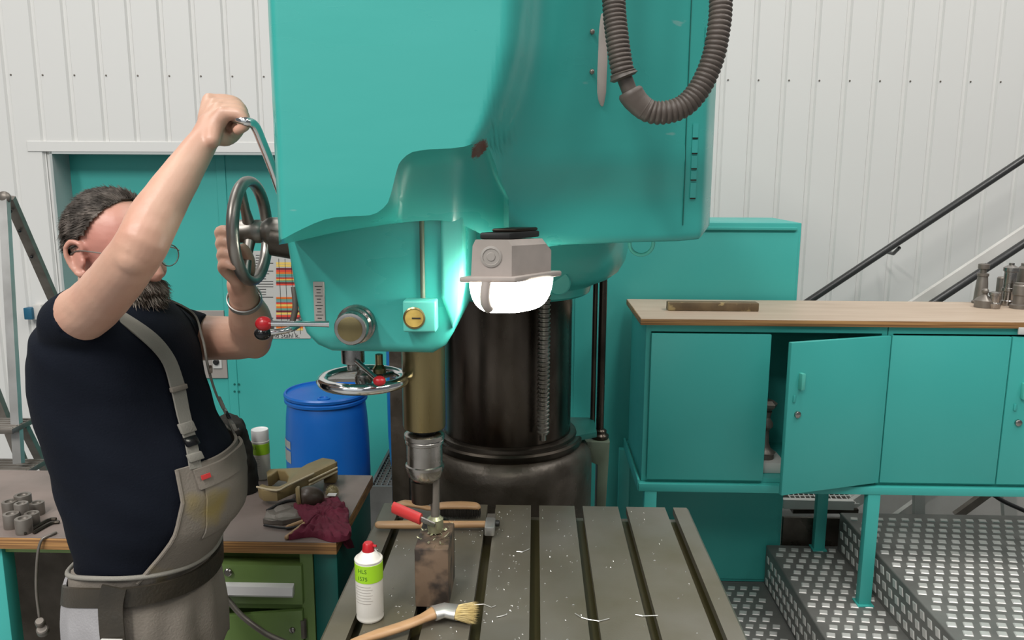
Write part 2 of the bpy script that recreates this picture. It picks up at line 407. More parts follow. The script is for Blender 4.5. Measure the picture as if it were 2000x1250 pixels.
for px, py in [(459, 750), (467, 750), (459, 764), (467, 764)]:
    q = PW(px, py, DB); bm = bmesh.new(); b_lathe(bm, [(.006, 0), (.006, .003)], (q[0], DB - .0055, q[1]), (0, -1, 0), 10)
    wfinish(bm, 'rivet', M['teal_dark'], door)

# wall chart on the door: printed bars, lines and words
c0 = PW(480, 661, DB); c1 = PW(600, 490, DB)
ch = bpy.data.objects.new('wall_chart', None); COL.objects.link(ch); ch.matrix_world = MW
tag(ch, 'printed wall chart with red, orange and yellow bars hung on the teal door', 'chart')
bm = bmesh.new(); b_box(bm, c0[0], c1[0], DB - .004, DB - .0005, c0[1], c1[1]); wfinish(bm, 'sheet', M['paper'], ch, 0)
def chart_rect(name, x0, y0, x1, y1, m, dy=.0052):
    a = PW(x0, y1, DB); b = PW(x1, y0, DB)
    bm = bmesh.new(); b_box(bm, a[0], b[0], DB - dy, DB - .0038, a[1], b[1]); return bm, m
bars = [(512, 'p_ye'), (517, 'p_ye'), (523, 'p_dk'), (527, 'p_rd'), (531, 'p_or'), (535, 'p_gr'), (538, 'p_bl'), (541, 'p_rd'), (544, 'p_ye'), (547, 'p_gr'), (550, 'p_dk'), (553, 'p_rd'),
        (580, 'p_or'), (583, 'p_gr'), (587, 'p_bl'), (590, 'p_rd'), (594, 'p_ye'), (598, 'p_or'), (602, 'p_gr'), (606, 'p_dk'), (610, 'p_ye'), (615, 'p_rd'), (619, 'p_dk'), (637, 'p_or'), (641, 'p_ye')]
for y, k in bars:
    bm, m = chart_rect('colour_bar', 540, y, 592, y + 4, M[k]); wfinish(bm, 'colour_bar', m, ch, 0)
random.seed(3)
bm = bmesh.new()
for i in range(26):
    y = 498 + i*5.1; x0 = 500; x1 = x0 + random.choice([14, 20, 26, 34])
    a = PW(x0, y + 1.2, DB); b = PW(x1, y, DB); b_box(bm, a[0], b[0], DB - .005, DB - .0038, a[1], b[1])
for i in range(4):
    a = PW(548 + i*12, 652, DB); b = PW(548 + i*12, 505, DB); a = (PW(548 + i*12, 580, DB)[0], a[1]); b_box(bm, a[0], a[0] + .0018, DB - .0062, DB - .0038, a[1], b[1])
wfinish(bm, 'printed_lines', M['ink'], ch, 0)
q = PW(556, 655.5, DB)
text_mesh('lettering', 'und Stahl k.', .036, M['ink'], None, lambda x, y: Vector((q[0] + x, DB - .0055, q[1] + y))).parent = ch

# blue fitting on the wall beside the door
q = PW(66, 610); wp = MW @ Vector((q[0], 0, q[1]))
t = thing('wall_socket', wp, 'small blue plastic socket on the white wall left of the teal door', 'socket')
box('housing', wp.x - .024, wp.x + .02, wp.y - .05, wp.y - .004, wp.z - .031, wp.z + .031, M['wallblue'], t, .004)
box('mounting_plate', wp.x + .015, wp.x + .06, wp.y - .03, wp.y + .004, wp.z - .035, wp.z + .045, M['white_paint'], t, .003)

# ---- tall teal steel cabinet behind the low cabinets
YL = 3.395
x0 = P(1112, 700, YL).x; x1 = P(1562, 500, YL).x; zt = P(1480, 435, YL).z
t = thing('tall_steel_cabinet', ((x0+x1)/2, YL + .25, 0), 'tall plain teal steel cabinet standing behind the low cupboards', 'cabinet')
box('carcass', x0, x1, YL, YL + .42, 0.004, zt, M['teal_flat'], t, .004)
box('top_lip', x0 + .02, x1 - .02, YL - .014, YL + .002, zt - .030, zt - .018, M['teal_flat'], t, .002)
box('front_panel', x0 + .02, x1 - .012, YL - .008, YL, .02, zt - .04, M['teal_flat'], t, .002)

# ---- tread plate stairs (risers face left, landing to the right)
Z1, Z2 = .19, .36
Y0, Y1 = 1.2, 3.35
X1 = PZ(1553, 1155, Z1).x; X2 = PZ(1788, 1165, Z2).x
def lug_mesh(bm, o, ux, uy, nn, x0, x1, y0, y1, pitch=.054):
    """raised diamond lugs on the rectangle spanned by ux, uy"""
    row = 0; y = y0
    while y < y1:
        x = x0 + (pitch/2 if row % 2 else 0)
        while x < x1:
            c = o + ux*x + uy*y
            B = [c + ux*u_ + uy*v_ for u_, v_ in ((-.019, -.013), (.010, -.017), (.020, .013), (-.010, .017))]
            T = [c + (p - c)*.80 + nn*.0026 for p in B]
            vb = [bm.verts.new(p) for p in B]; vt = [bm.verts.new(p) for p in T]
            bm.faces.new(vt)
            for i in range(4): bm.faces.new((vb[i], vb[(i+1) % 4], vt[(i+1) % 4], vt[i]))
            x += pitch
        y += pitch*.95; row += 1
EX, EY, EZ = Vector((1, 0, 0)), Vector((0, 1, 0)), Vector((0, 0, 1))
st = thing('tread_plate_steps', (1.6, 2.4, 0), 'steel tread plate steps rising to a landing beside the machine', 'steps')
box('lower_step', X1, X2 + .02, Y0, Y1 + .03, .004, Z1, M['checker'], st, .006, 3)
box('landing', X2, 3.6, Y0, Y1, .004, Z2, M['checker'], st, .006, 3)
for nm, o, ux, uy, nn, a in [('tread_lugs', Vector((X1, Y0, Z1)), EX, EY, EZ, (.03, X2 - X1 - .02, .03, Y1 - Y0)), ('tread_lugs', Vector((X2, Y0, Z2)), EX, EY, EZ, (.035, 2.2, .03, Y1 - Y0 - .02)),
                             ('riser_lugs', Vector((X1, Y0, 0.004)), EY, EZ, -EX, (.03, Y1 - Y0, .03, Z1 - .015)), ('riser_lugs', Vector((X2, Y0, Z1)), EY, EZ, -EX, (.03, Y1 - Y0 - .02, .03, Z2 - Z1 - .015))]:
    bm = bmesh.new(); lug_mesh(bm, o, ux, uy, nn, *a)
    finish(bm, nm, M['lug'], st, 0, 'stuff', recalc=False)
fp = thing('tread_floor_plate', (.8, 2.4, 0), 'flat tread plate on the floor between the slotted table and the steps', 'floor plate')
box('plate', .50, X1 - .002, Y0, 3.385, .0005, .005, M['checker'], fp, .001, 1)
bm = bmesh.new(); lug_mesh(bm, Vector((.5, Y0, .005)), EX, EY, EZ, .03, X1 - .53, .03, 2.15); finish(bm, 'plate_lugs', M['lug'], fp, 0, 'stuff', recalc=False)

# ---- stand carrying the low cabinets
YC = 2.90; ZR0, ZR1 = P(1400, 960, YC-.02).z, P(1400, 945, YC-.02).z
xc0 = P(1257, 800, YC).x; xs0 = P(1247, 950, YC-.02).x
YB = 3.33
t = thing('cabinet_stand', (1.5, 3.3, Z1), 'teal angle iron stand carrying the low cupboards above the steps', 'stand')
XE = 2.30
box('front_rail', xs0, XE, YC - .03, YC + .01, ZR0, ZR1, M['teal_flat'], t, .002)
box('back_rail', xs0, XE, YB + .005, YB + .04, ZR0, ZR1, M['teal_flat'], t, .002)
box('side_rail', xs0 - .004, xs0 + .004, YC - .02, YB + .04, ZR0, ZR1 + .012, M['teal_flat'], t, .001)
for k, (px, y, zb) in enumerate([(1701, YC - .01, Z1), (1602, YB + .02, Z1), (1268, YC - .01, .006), (1216, YB + .02, .006), (2040, YC - .01, Z2)]):
    xx = P(px, 1000, y).x
    if k == 1: xx = P(px, 1010, y).x
    box('leg', xx - .023, xx + .023, y - .018, y + .018, zb, ZR0, M['teal_flat'], t, .002)
    if k < 2: box('foot_plate', xx - .03, xx + .03, y - .03, y + .03, zb, zb + .006, M['teal_flat'], t, .001)

# ---- low cabinets
ZC0 = ZR1 + .001; ZC1 = P(1500, 622, YC).z - .026
xm = P(1735, 640, YC).x; xe = 2.28
def panel_door(name, x0, x1, root, handle=None, plate=False):
    d = box(name, x0, x1, YC - .018, YC - .001, ZC0 + .012, ZC1 - .03, M['teal_flat'], root, .003)
    return d
def cab(x0, x1, label):
    t = thing('low_cupboard', ((x0+x1)/2, (YC+YB)/2, ZC0), label, 'cabinet')
    bm = bmesh.new()
    w = .018
    b_box(bm, x0, x0 + w, YC, YB, ZC0, ZC1); b_box(bm, x1 - w, x1, YC, YB, ZC0, ZC1)
    b_box(bm, x0 + w, x1 - w, YC, YB, ZC0, ZC0 + w); b_box(bm, x0 + w, x1 - w, YC, YB, ZC1 - w*1.4, ZC1); b_box(bm, x0 + w, x1 - w, YB - w, YB, ZC0 + w, ZC1 - w)
    finish(bm, 'carcass', M['teal_flat'], t, 0)
    return t
c1 = cab(xc0, xm - .002, 'low teal cupboard with one door ajar, beside the machine')
c2 = cab(xm + .002, xe, 'low teal cupboard with closed doors, under the tool holders')
xo = P(1499, 780, YC).x; xh = P(1724, 780, YC).x
panel_door('closed_door', P(1267, 780, YC).x, xo - .004, c1)
# open door, hinged at its right edge
xf = P(1534, 800, 2.755); L = math.hypot(xh - xf.x, YC - 2.755); ang = math.atan2(YC - .006 - 2.755, xh - xf.x)
MD = Matrix.Translation((xh, YC - .008, 0)) @ Matrix.Rotation(ang, 4, 'Z')
od = box('open_door', -L, 0, -.012, .006, ZC0 + .012, ZC1 - .030, M['teal_flat'], c1, .003, 2, MD)
def door_fit(door, MD, x, zc):
    box('handle', x - .008, x + .008, -.032, -.010, zc - .03, zc + .03, M['teal_pale'], door, .004, 2, MD)
    bmx = bmesh.new(); b_lathe(bmx, [(.012, 0), (.012, .008), (.008, .011)], (0, 0, 0), (0, -1, 0), 14)
    bmesh.ops.transform(bmx, matrix=MD @ Matrix.Translation((x - .004, -.012, zc - .12)), verts=bmx.verts); finish(bmx, 'lock', M['dullchrome'], door, 40)
    box('keyhole_cover', x - .026, x - .016, -.017, -.010, zc - .075, zc - .05, M['teal_flat'], door, .002, 2, MD)
zc = P(1560, 742, 2.77).z
door_fit(od, MD, -L + .045, zc)
xq = P(1958, 780, YC).x
panel_door('closed_door', xm + .010, xq - .002, c2)
d = panel_door('closed_door', xq + .002, xe - .02, c2)
door_fit(d, Matrix.Translation((0, YC - .008, 0)), P(1990, 770, YC).x, P(1990, 760, YC).z)
q = P(2000, 646, YC - .02); box('label_holder', q.x - .02, q.x + .05, YC - .022, YC - .016, q.z - .014, q.z + .012, M['pale'], d, .001)
# plywood worktop over both cabinets
wx0 = P(1253, 622, YC).x - .005
box('plywood_worktop', wx0, xe + .02, YC - .02, YB + .02, ZC1 + .001, ZC1 + .023, M['ply'], None, .0015)
wt = bpy.data.objects['plywood_worktop']; tag(wt, 'pale plywood worktop lying over both low teal cupboards', 'worktop')
box('top_veneer', wx0 + .002, xe + .018, YC - .018, YB + .018, ZC1 + .0225, ZC1 + .0242, M['plytop'], wt, .0005, 1)
ZW = ZC1 + .0245
# contents seen through the open door
q = PZ(1508, 925, ZC0 + .020)
box('storage_box', xo - .03, xo + .10, YC + .045, YC + .19, ZC0 + .0185, ZC0 + .058, M['pale'], None, .003)
tag(bpy.data.objects['storage_box'], 'low pale box on the cupboard floor inside the open door', 'box')
t = thing('arbor', (xo + .035, YC + .11, ZC0 + .0585), 'dark tool arbor standing on the pale box inside the open cupboard', 'tool holder')
lathe('shank', [(.034, 0), (.034, .018), (.04, .025), (.02, .04), (.013, .06), (.011, .11), (.024, .125), (.024, .14), (.012, .16), (.018, .185)], (xo + .035, YC + .11, ZC0 + .0585), M['dim'], t, seg=24)
lathe('head', [(.012, 0), (.034, .02), (.038, .032), (.02, .045)], (xo + .035, YC + .11, ZC0 + .243), M['dim'], t, seg=6, smooth=20)
# worn plank on the worktop
a = PZ(1305, 607, ZW); b = PZ(1486, 611, ZW)
box('wooden_batten', a.x, b.x, a.y, a.y + .05, ZW, ZW + .032, M['wood_old'], None, .003)
tag(bpy.data.objects['wooden_batten'], 'stained wooden batten lying on the plywood worktop', 'batten')
# tool holders at the worktop's end
def holder(px, py, prof, label, m=M['dim'], seg=24):
    c = PZ(px, py, ZW); c.z = ZW
    t = thing('tool_holder', c, label, 'tool holder', 'tool holders on the plywood worktop')
    half = len(prof)//2
    lathe('base', prof[:half+1], c, m, t, seg=seg); lathe('stem', prof[half:], c, m, t, seg=seg)
    return c
holder(1914, 592, [(.032, 0), (.032, .008), (.026, .012), (.022, .08), (.019, .11), (.022, .112), (.022, .122), (.012, .125), (.012, .14), (.021, .142), (.021, .16), (.012, .162)], 'tall tapered tool holder with capped head, first of the holders on the worktop')
holder(1921, 600, [(.035, 0), (.035, .028), (.028, .036), (.012, .046), (.009, .05), (.009, .055), (.013, .06), (.013, .068), (.008, .075)], 'squat dome shaped tool holder with small knob on the worktop')
holder(1941, 602, [(.021, 0), (.024, .012), (.024, .02), (.018, .024), (.018, .05), (.022, .052), (.022, .062), (.014, .065)], 'smallest bright tool holder, standing at the front of the group', M['dullchrome'])
holder(1967, 596, [(.024, 0), (.024, .018), (.020, .022), (.020, .055), (.026, .058), (.026, .07), (.023, .072), (.023, .135), (.028, .138), (.028, .152), (.018, .158), (.010, .162), (.010, .17)], 'tallest cylindrical tool holder with ringed collar on the worktop', M['dullchrome'])
holder(1952, 590, [(.018, 0), (.018, .05), (.018, .10), (.014, .105)], 'plain dark cylinder standing behind the tallest tool holder')
holder(1990, 602, [(.034, 0), (.034, .014), (.024, .018), (.024, .05), (.028, .054), (.028, .09), (.024, .094), (.024, .10)], 'flanged steel tool holder at the front, worktop end')
holder(1998, 590, [(.03, 0), (.03, .05), (.033, .055), (.033, .14), (.022, .15), (.022, .16)], 'broad dark tool holder behind the flanged one')

# ---- stair behind: handrails, stringers, posts
s = thing('staircase', (2.2, 4.0, 0), 'white steel staircase with black handrails behind the low cupboards', 'staircase')
a = P(1560, 601, 4.05); b = P(2080, 257, 4.13); a = a - (b - a)*.4; tube('handrail', [a, b], .018, M['handrail'], s, 14, dome=True)
q = P(1757, 478, 4.10); tube('rail_bracket', [q + Vector((0, 0, -.015)), q + Vector((0, .06, -.05)), q + Vector((0, .17, -.05))], .009, M['handrail'], s, 8)
a = P(1815, 597, 3.86); b = P(2080, 423, 3.90); a = a - (b - a)*.4; tube('handrail', [a, b], .019, M['handrail'], s, 14, dome=True)
a = P(1790, 597, 3.94); b = P(2080, 405, 3.98); a = a - (b - a)*.4
d = (b - a).normalized(); up = Vector((-d.z, 0, d.x))
bm = bmesh.new(); b_rings(bm, [[p + up*.03, p + up*.03 + EY*.03, p - up*.03 + EY*.03, p - up*.03] for p in (a, b)]); finish(bm, 'stringer', M['white_paint'], s, 20)
q = P(1925, 517, 3.9); tube('rail_bracket', [q, q + Vector((.02, .05, -.03))], .009, M['handrail'], s, 8)
def bar(name, x0, y0, x1, y1, Y, w, m=M['white_paint'], th=.03):
    a = P(x0, y0, Y); b = P(x1, y1, Y); d = (b - a).normalized(); up = Vector((-d.z, 0, d.x)).normalized()
    bm = bmesh.new(); b_rings(bm, [[p + up*w, p + up*w + EY*th, p - up*w + EY*th, p - up*w] for p in (a, b)]); finish(bm, name, m, s, 20)
bar('brace', 1640, 1004, 1760, 925, 3.72, .022); bar('brace', 1745, 1020, 1850, 945, 3.78, .022); bar('brace', 1870, 1010, 1960, 945, 3.8, .018, M['dim'])
bar('post', 1797, 1060, 1797, 900, 3.70, .024)
bar('post', 1978, 1060, 1968, 900, 3.70, .03, M['pale'])
bar('lower_stringer', 1530, 985, 1668, 988, 3.66, .022)
bar('side_plate', 1700, 965, 2080, 965, 3.95, .22)
tube('drain_pipe', [P(1935, 962, 3.62), P(1962, 980, 3.6), P(2030, 1010, 3.58)], .010, M['handrail'], s, 10, 4)
q0, q1 = P(1528, 1005, 3.42), P(1660, 1005, 3.42)
box('shade_plate', q0.x, q1.x, 3.40, 3.42, .004, q0.z - .005, M['cast'], s, .002)  # dark plate added for the darkness behind the lower step
# expanded metal grating
bm = bmesh.new()
ga, gb, gc = P(1550, 984, 3.70), P(1672, 984, 3.70), P(1600, 950, 4.02)
u = gb - ga; v = Vector((0, .45, .015))
for i in range(13):
    p = ga + u*(i/12); b_rings(bm, tube_rings([p, p + v + u*.1], .0035, 5))
for j in range(11):
    p = ga + v*(j/10); b_rings(bm, tube_rings([p, p + u*1.05], .0035, 5))
finish(bm, 'grating', M['white_paint'], s, 0, 'stuff')
bm = bmesh.new(); b_rings(bm, [[p, p + u*1.05, p + u*1.15 + v, p + v*1.0] for p in (ga - EZ*.03, ga - EZ*.05)]); finish(bm, 'grating_shade', M['cast'], s, 0)  # dark sheet added under the grating so its gaps read black
# ================================================================== SLOTTED MACHINE TABLE
ZT = .88
YT = PZ(1045, 987, ZT).y
xl, xr = PZ(745, 987, ZT).x, PZ(1343, 988, ZT).x
slots = [PZ(px, 990, ZT).x for px in (789, 875, 960, 1045, 1130, 1215, 1306)]
t = thing('slotted_table', (0, 1.7, 0), 'oily grey iron machine table with long T slots under the drill', 'machine table')
hw, hw2, dp, dp2 = .0115, .021, .020, .036
pr = [(xl, ZT - .10), (xr, ZT - .10), (xr, ZT - .006), (xr - .006, ZT)]
for x in reversed(slots):
    pr += [(x + hw, ZT), (x + hw, ZT - dp), (x + hw2, ZT - dp), (x + hw2, ZT - dp2), (x - hw2, ZT - dp2), (x - hw2, ZT - dp), (x - hw, ZT - dp), (x - hw, ZT)]
pr += [(xl + .006, ZT), (xl, ZT - .006)]
bm = bmesh.new(); b_prism(bm, pr, lambda p: Vector((p[0], .95, p[1])), lambda p: Vector((p[0], YT, p[1])))
ttop = finish(bm, 'slotted_top', M['table'], t, 25)
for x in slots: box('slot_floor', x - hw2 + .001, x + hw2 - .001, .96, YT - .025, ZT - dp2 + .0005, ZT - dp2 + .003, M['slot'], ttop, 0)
box('table_body', xl + .05, xr - .05, 1.0, YT - .06, .12, ZT - .10, M['cast'], t, .01)
box('table_foot', xl + .01, xr - .01, .97, YT - .02, .004, .12, M['cast'], t, .01)

# ================================================================== RADIAL DRILL
mc = thing('radial_drill', (-.08, 2.6, 0), 'big teal radial drilling machine with dark steel column, filling the middle of the photo', 'machine')
CX, CY = P(991, 700, 2.6).x, 2.6
# pedestal, flange and column
lathe('pedestal', [(.30, .004), (.30, .05), (.284, .08), (.284, .86), (.279, .895), (.262, .918), (.245, .926)], (CX, CY, 0), M['cast'], mc, seg=64)
lathe('column_flange', [(.247, .925), (.250, .932), (.250, .946), (.244, .952), (.232, .953), (.230, .962), (.220, .966)], (CX, CY, 0), M['steel_dark'], mc, seg=64)
col_o = lathe('column', [(.211, .955), (.211, 2.6)], (CX, CY, 0), M['column'], mc, seg=72)
prism_z('flange_lug', [(CX + .15, CY - .10), (CX + .30, CY + .0), (CX + .30, CY + .16), (CX + .12, CY + .16)], .935, .955, M['teal_dark'], mc)
# lead screw standing against the column front
sx, sy, sr = P(1062, 700, 2.37).x, 2.37, .0195
bm = bmesh.new(); rings = []; z = 1.02; n = 14; pit = .0135
prof = []
while z < 1.56:
    prof += [(sr*.80, z), (sr*.80, z + pit*.3), (sr, z + pit*.42), (sr, z + pit*.72), (sr*.80, z + pit*.9)]; z += pit
b_lathe(bm, [(.010, 1.0), (.010, 1.018)] + prof, (sx, sy, 0), (0, 0, 1), 18)
finish(bm, 'lead_screw', M['steel'], mc, 40)
# guide rods with their bracket on the right of the column
for px, r in ((1160, .0085), (1175, .0135)):
    x = P(px, 700, 2.74).x; tube('guide_rod', [(x, 2.74, .905), (x, 2.74, 2.3)], r, M['steel_dark'], mc, 14)
x = P(1172, 860, 2.74).x
lathe('rod_collar', [(.028, 0), (.030, .006), (.030, .014), (.022, .02), (.022, .03), (.016, .035)], (x, 2.74, .885), M['steel_dark'], mc)
bx0, bx1 = P(1140, 900, 2.74).x, P(1187, 900, 2.74).x
prism_y('rod_bracket', [(bx0 - .03, .835), (bx0 + .045, .80), (bx0 + .045, .60), (bx1 - .008, .60), (bx1 + .0, .82), (bx1 + .002, .885), (bx0, .885), (bx0 - .03, .862)], 2.70, 2.78, M['bracket'], mc, .004)
# stop post on the left of the column
pa, pb = P(764, 800, 2.56).x, P(799, 800, 2.56).x
box('stop_post', pa, pb, 2.54, 2.60, .004, 1.42, M['cast'], mc, .004)
box('post_scale', pb - .016, pb - .002, 2.536, 2.541, .98, 1.40, M['dim'], mc, .001)
# sleeve of the arm around the column
lathe('arm_sleeve', [(.214, 1.425), (.245, 1.425), (.255, 1.432), (.262, 1.455), (.275, 1.462), (.315, 1.478), (.345, 1.50), (.365, 1.535), (.374, 1.575), (.376, 1.72), (.214, 1.72)], (CX + .01, CY, 0), M['teal'], mc, seg=72)
box('arm', -.30, .30, 1.95, 2.45, 1.66, 2.45, M['teal'], mc, .03, 3)
q = P(1075, 555, 2.26)
lathe('sleeve_boss', [(.036, -.03), (.036, .004), (.032, .008)], (P(1090, 551, 2.3).x, 2.29, P(1090, 551, 2.3).z), M['teal'], mc, (0, -1, 0))
# lifting eye under the housing's right end
q = P(1253, 472, 1.92); torus('lifting_eye', q + Vector((0, 0, -.004)), (0, 1, .15), .028, .0045, M['teal_pale'], mc, 32, 8)

M['teal_head'] = M['teal'].copy(); M['teal_head'].name = 'teal_head_paint'
_nt = M['teal_head'].node_tree; _N = _nt.nodes; _L = _nt.links; _b = _N['Principled BSDF']
_src = _b.inputs['Base Color'].links[0].from_socket
_tc = _N.new('ShaderNodeTexCoord'); _sp = P(934, 290, 1.37) - Vector((-.08, 2.6, 0))
_v = _N.new('ShaderNodeVectorMath'); _v.operation = 'SUBTRACT'; _v.inputs[1].default_value = _sp; _L.new(_tc.outputs['Object'], _v.inputs[0])
_mp = _N.new('ShaderNodeMapping'); _mp.vector_type = 'TEXTURE'; _mp.inputs['Rotation'].default_value = (0, R(-45), 0); _mp.inputs['Scale'].default_value = (.021, 100, .009); _L.new(_v.outputs[0], _mp.inputs['Vector'])
_ln = _N.new('ShaderNodeVectorMath'); _ln.operation = 'LENGTH'; _L.new(_mp.outputs[0], _ln.inputs[0])
_nz = _N.new('ShaderNodeTexNoise'); _nz.inputs['Scale'].default_value = 160; _L.new(_tc.outputs['Object'], _nz.inputs['Vector'])
_ad = _N.new('ShaderNodeMath'); _ad.operation = 'ADD'; _L.new(_ln.outputs['Value'], _ad.inputs[0]); _L.new(_nz.outputs['Fac'], _ad.inputs[1])
_mr = _N.new('ShaderNodeMapRange'); _mr.inputs[1].default_value = 1.25; _mr.inputs[2].default_value = 1.5; _mr.inputs[3].default_value = 1; _mr.inputs[4].default_value = 0; _L.new(_ad.outputs[0], _mr.inputs[0])
_mx = _N.new('ShaderNodeMix'); _mx.data_type = 'RGBA'; _L.new(_src, _mx.inputs[6]); _mx.inputs[7].default_value = (.16, .055, .04, 1); _L.new(_mr.outputs[0], _mx.inputs[0]); _L.new(_mx.outputs[2], _b.inputs['Base Color'])
# ---- head casting: flat cover at the left, arched cut-out, round gear housing at the right
def interp(tab, x):
    if x <= tab[0][0]: return tab[0][1]
    for (a, va), (b, vb) in zip(tab, tab[1:]):
        if x <= b:
            s = (x - a)/(b - a); return va + (vb - va)*s
    return tab[-1][1]
def sm(a, b, x):
    s = min(max((x - a)/(b - a), 0), 1); return s*s*(3 - 2*s)
FT = [(538, 470), (548, 466), (575, 452), (605, 438), (635, 427), (660, 423), (700, 422), (725, 420), (742, 412), (756, 396), (765, 372), (771, 345), (778, 322), (790, 306), (806, 297), (830, 292), (880, 290), (910, 286), (930, 278), (945, 270), (960, 300), (975, 345), (990, 380), (1010, 415), (1035, 440), (1060, 452), (1100, 456), (1160, 457), (1250, 456), (1330, 455), (1372, 450), (1384, 435), (1391, 415)]
BT = [(538, 478), (560, 474), (600, 465), (640, 456), (700, 446), (760, 437), (800, 433), (840, 430), (870, 431), (900, 438), (925, 450), (950, 462), (1000, 474), (1060, 484), (1100, 478), (1250, 473), (1330, 471), (1372, 467), (1391, 440)]
BB = 1.585                                       # depth of the housing face
FF = 1.36                                        # depth of the flat cover
def Dface(px, py):
    edge = interp([(-400, 1022), (0, 1008), (100, 1000), (190, 978), (250, 955), (285, 935), (340, 930)], py)
    s = sm(edge - 22, edge + 60, px)
    d = FF + .085*s + .045*sm(285, 420, py)*s
    t_ = min(max((px - edge - 10)/(1391 - edge), 0), 1)
    d += .36*t_**1.15
    d += .09*sm(1368, 1396, px)**2
    d += .03*(1 - min(max((px - 538)/10, 0), 1))**2
    return d
DBt = [(538, 1.41), (560, 1.42), (600, 1.44), (680, 1.47), (740, 1.475), (790, 1.485), (850, 1.488), (890, 1.49), (930, 1.53), (970, 1.56), (1060, 1.60), (1200, 1.64), (1340, 1.69), (1391, 1.80)]
cols = [538, 541, 545, 550, 558, 570, 590, 610, 630, 650, 675, 700, 720, 735, 747, 756, 763, 768, 773, 779, 786, 795, 806, 820, 840, 860, 880, 895, 908, 918, 926, 934, 942, 950, 958, 966, 975, 984, 994, 1004, 1014, 1025, 1037, 1049, 1061, 1074, 1088, 1104, 1124, 1150, 1190, 1240, 1290, 1330, 1350, 1362, 1370, 1376, 1381, 1385, 1388, 1391]
NA, NB = 34, 10
grid = []
YTOP = -420
for px in cols:
    F = interp(FT, px); B = interp(BT, px); col = []
    for r in range(NA + 1):
        s = r/NA; s = 1 - (1 - s)**1.35
        py = YTOP + (F - YTOP)*s
        col.append((px, py, Dface(px, py)))
    df = col[-1][2]; db = max(interp(DBt, px), df + .01)
    for r in range(1, NB + 1):
        s = r/NB
        if px < 775: ease = s
        elif px < 990: ease = s**.62
        else: ease = 1 - math.sqrt(max(0, 1 - s*s))
        col.append((px, F + (B - F)*s, df + (db - df)*ease))
    grid.append(col)
bm = bmesh.new(); G = []
for col in grid:
    L = []
    for (px, py, D) in col:
        x = P(px, 330, D).x; z = P(px, py, D).z
        L.append(bm.verts.new((x, D, z)))
    G.append(L)
nr = len(G[0])
for i in range(len(G) - 1):
    for j in range(nr - 1): bm.faces.new((G[i][j], G[i+1][j], G[i+1][j+1], G[i][j+1]))
YBK = 2.02
bk = [[bm.verts.new((v.co.x, YBK, v.co.z)) for v in (L[0], L[-1])] for L in G]
for i in range(len(G) - 1):
    bm.faces.new((G[i][0], bk[i][0], bk[i+1][0], G[i+1][0]))          # top
    bm.faces.new((G[i][-1], G[i+1][-1], bk[i+1][1], bk[i][1]))        # underside
    bm.faces.new((bk[i][0], bk[i][1], bk[i+1][1], bk[i+1][0]))        # back
for L, b in ((G[0], bk[0]), (G[-1], bk[-1])):
    bm.faces.new([b[0]] + L + [b[1]])
head = finish(bm, 'head_casting', M['teal_head'], mc, 48)
# rust-red chip at the cover's corner
# seam, hinge and lid of the housing's right end
def face_pt(px, py, dz=0.0):
    D = Dface(px, py) - dz; return Vector((P(px, 330, D).x, D, P(px, py, D).z))
for y0, y1 in ((240, 270), (272, 300), (303, 330), (333, 352), (356, 388), (52, 80), (84, 112)):
    hx0, hx1 = (1350, 1361) if y0 > 200 else (1366, 1372)
    def slab(nm, ya, yb_, o, m):
        bm = bmesh.new(); b_rings(bm, [[face_pt(hx0, yy, o), face_pt(hx1, yy, o), face_pt(hx1, yy, -.004), face_pt(hx0, yy, -.004)] for yy in (ya, yb_)]); finish(bm, nm, m, head, 0)
    slab('hinge', y0 + 1, y1 - 1, .0022, M['teal_flat']); slab('hinge_pin', y1 - 1.5, y1 + 1, .0032, M['steel_dark'])
a = face_pt(1338, 470); 
lid = [face_pt(1337 + (1 if y > 300 else 0), y, .0012) for y in range(440, -400, -40)]
tube('lid_seam', lid, .0012, M['teal_dark'], head, 6)
# long grey name strip at the hose's left
strip = [face_pt(px, y, .004) for px, y in ((1171, 30), (1170, 70), (1170, 120), (1170, 180), (1173, 205))]
bm = bmesh.new(); b_tube(bm, strip, [.004, .009, .011, .010, .003], 10, (1, .35), True, 3); finish(bm, 'grey_handle_strip', M['lampbody'], head, 50)
for px, y in ((1152, 140), (1151, 62)):
    ball('strip_bolt', face_pt(px, y, .002), .005, M['dim'], head, u=10, v=6)

# ---- lower gearbox with dial, feed lever and scale
GY0, GY1 = 1.50, 1.88
def gx(px): return P(px, 560, GY0).x
def gz(py): return P(750, py, GY0).z
ol = [(gx(556), gz(400)), (gx(560), gz(480)), (gx(570), gz(560)), (gx(578), gz(620)), (gx(590), gz(655)), (gx(612), gz(678)), (gx(640), gz(690)), (gx(842), gz(692)), (gx(868), gz(676)), (gx(884), gz(650)), (gx(896), gz(615)), (gx(903), gz(560)), (gx(905), gz(400))]
gb = prism_y('gearbox', ol, GY0, GY1, M['teal'], mc, .022, 5, 40)
prism_y('gearbox_lit_cover', [(gx(862), gz(405)), (gx(862), gz(580)), (gx(870), gz(600)), (gx(884), gz(640)), (gx(897), gz(612)), (gx(906), gz(560)), (gx(906), gz(405))], GY0 - .010, GY0 + .05, M['teal_pale'], gb, .008, 3, 40)  # paler colour carries the work lamp's glow on the gearbox's right edge
x = gx(826); tube('oil_pipe', [(x, GY0 - .002, gz(430)), (x, GY0 - .002, gz(592))], .0045, M['bracket'], gb, 10)
q = P(624, 588, GY0)
sp = box('scale_plate', q.x - .0105, q.x + .0105, GY0 - .003, GY0 + .001, gz(628), gz(551), M['plate'], gb, .001, 1)
bm = bmesh.new()
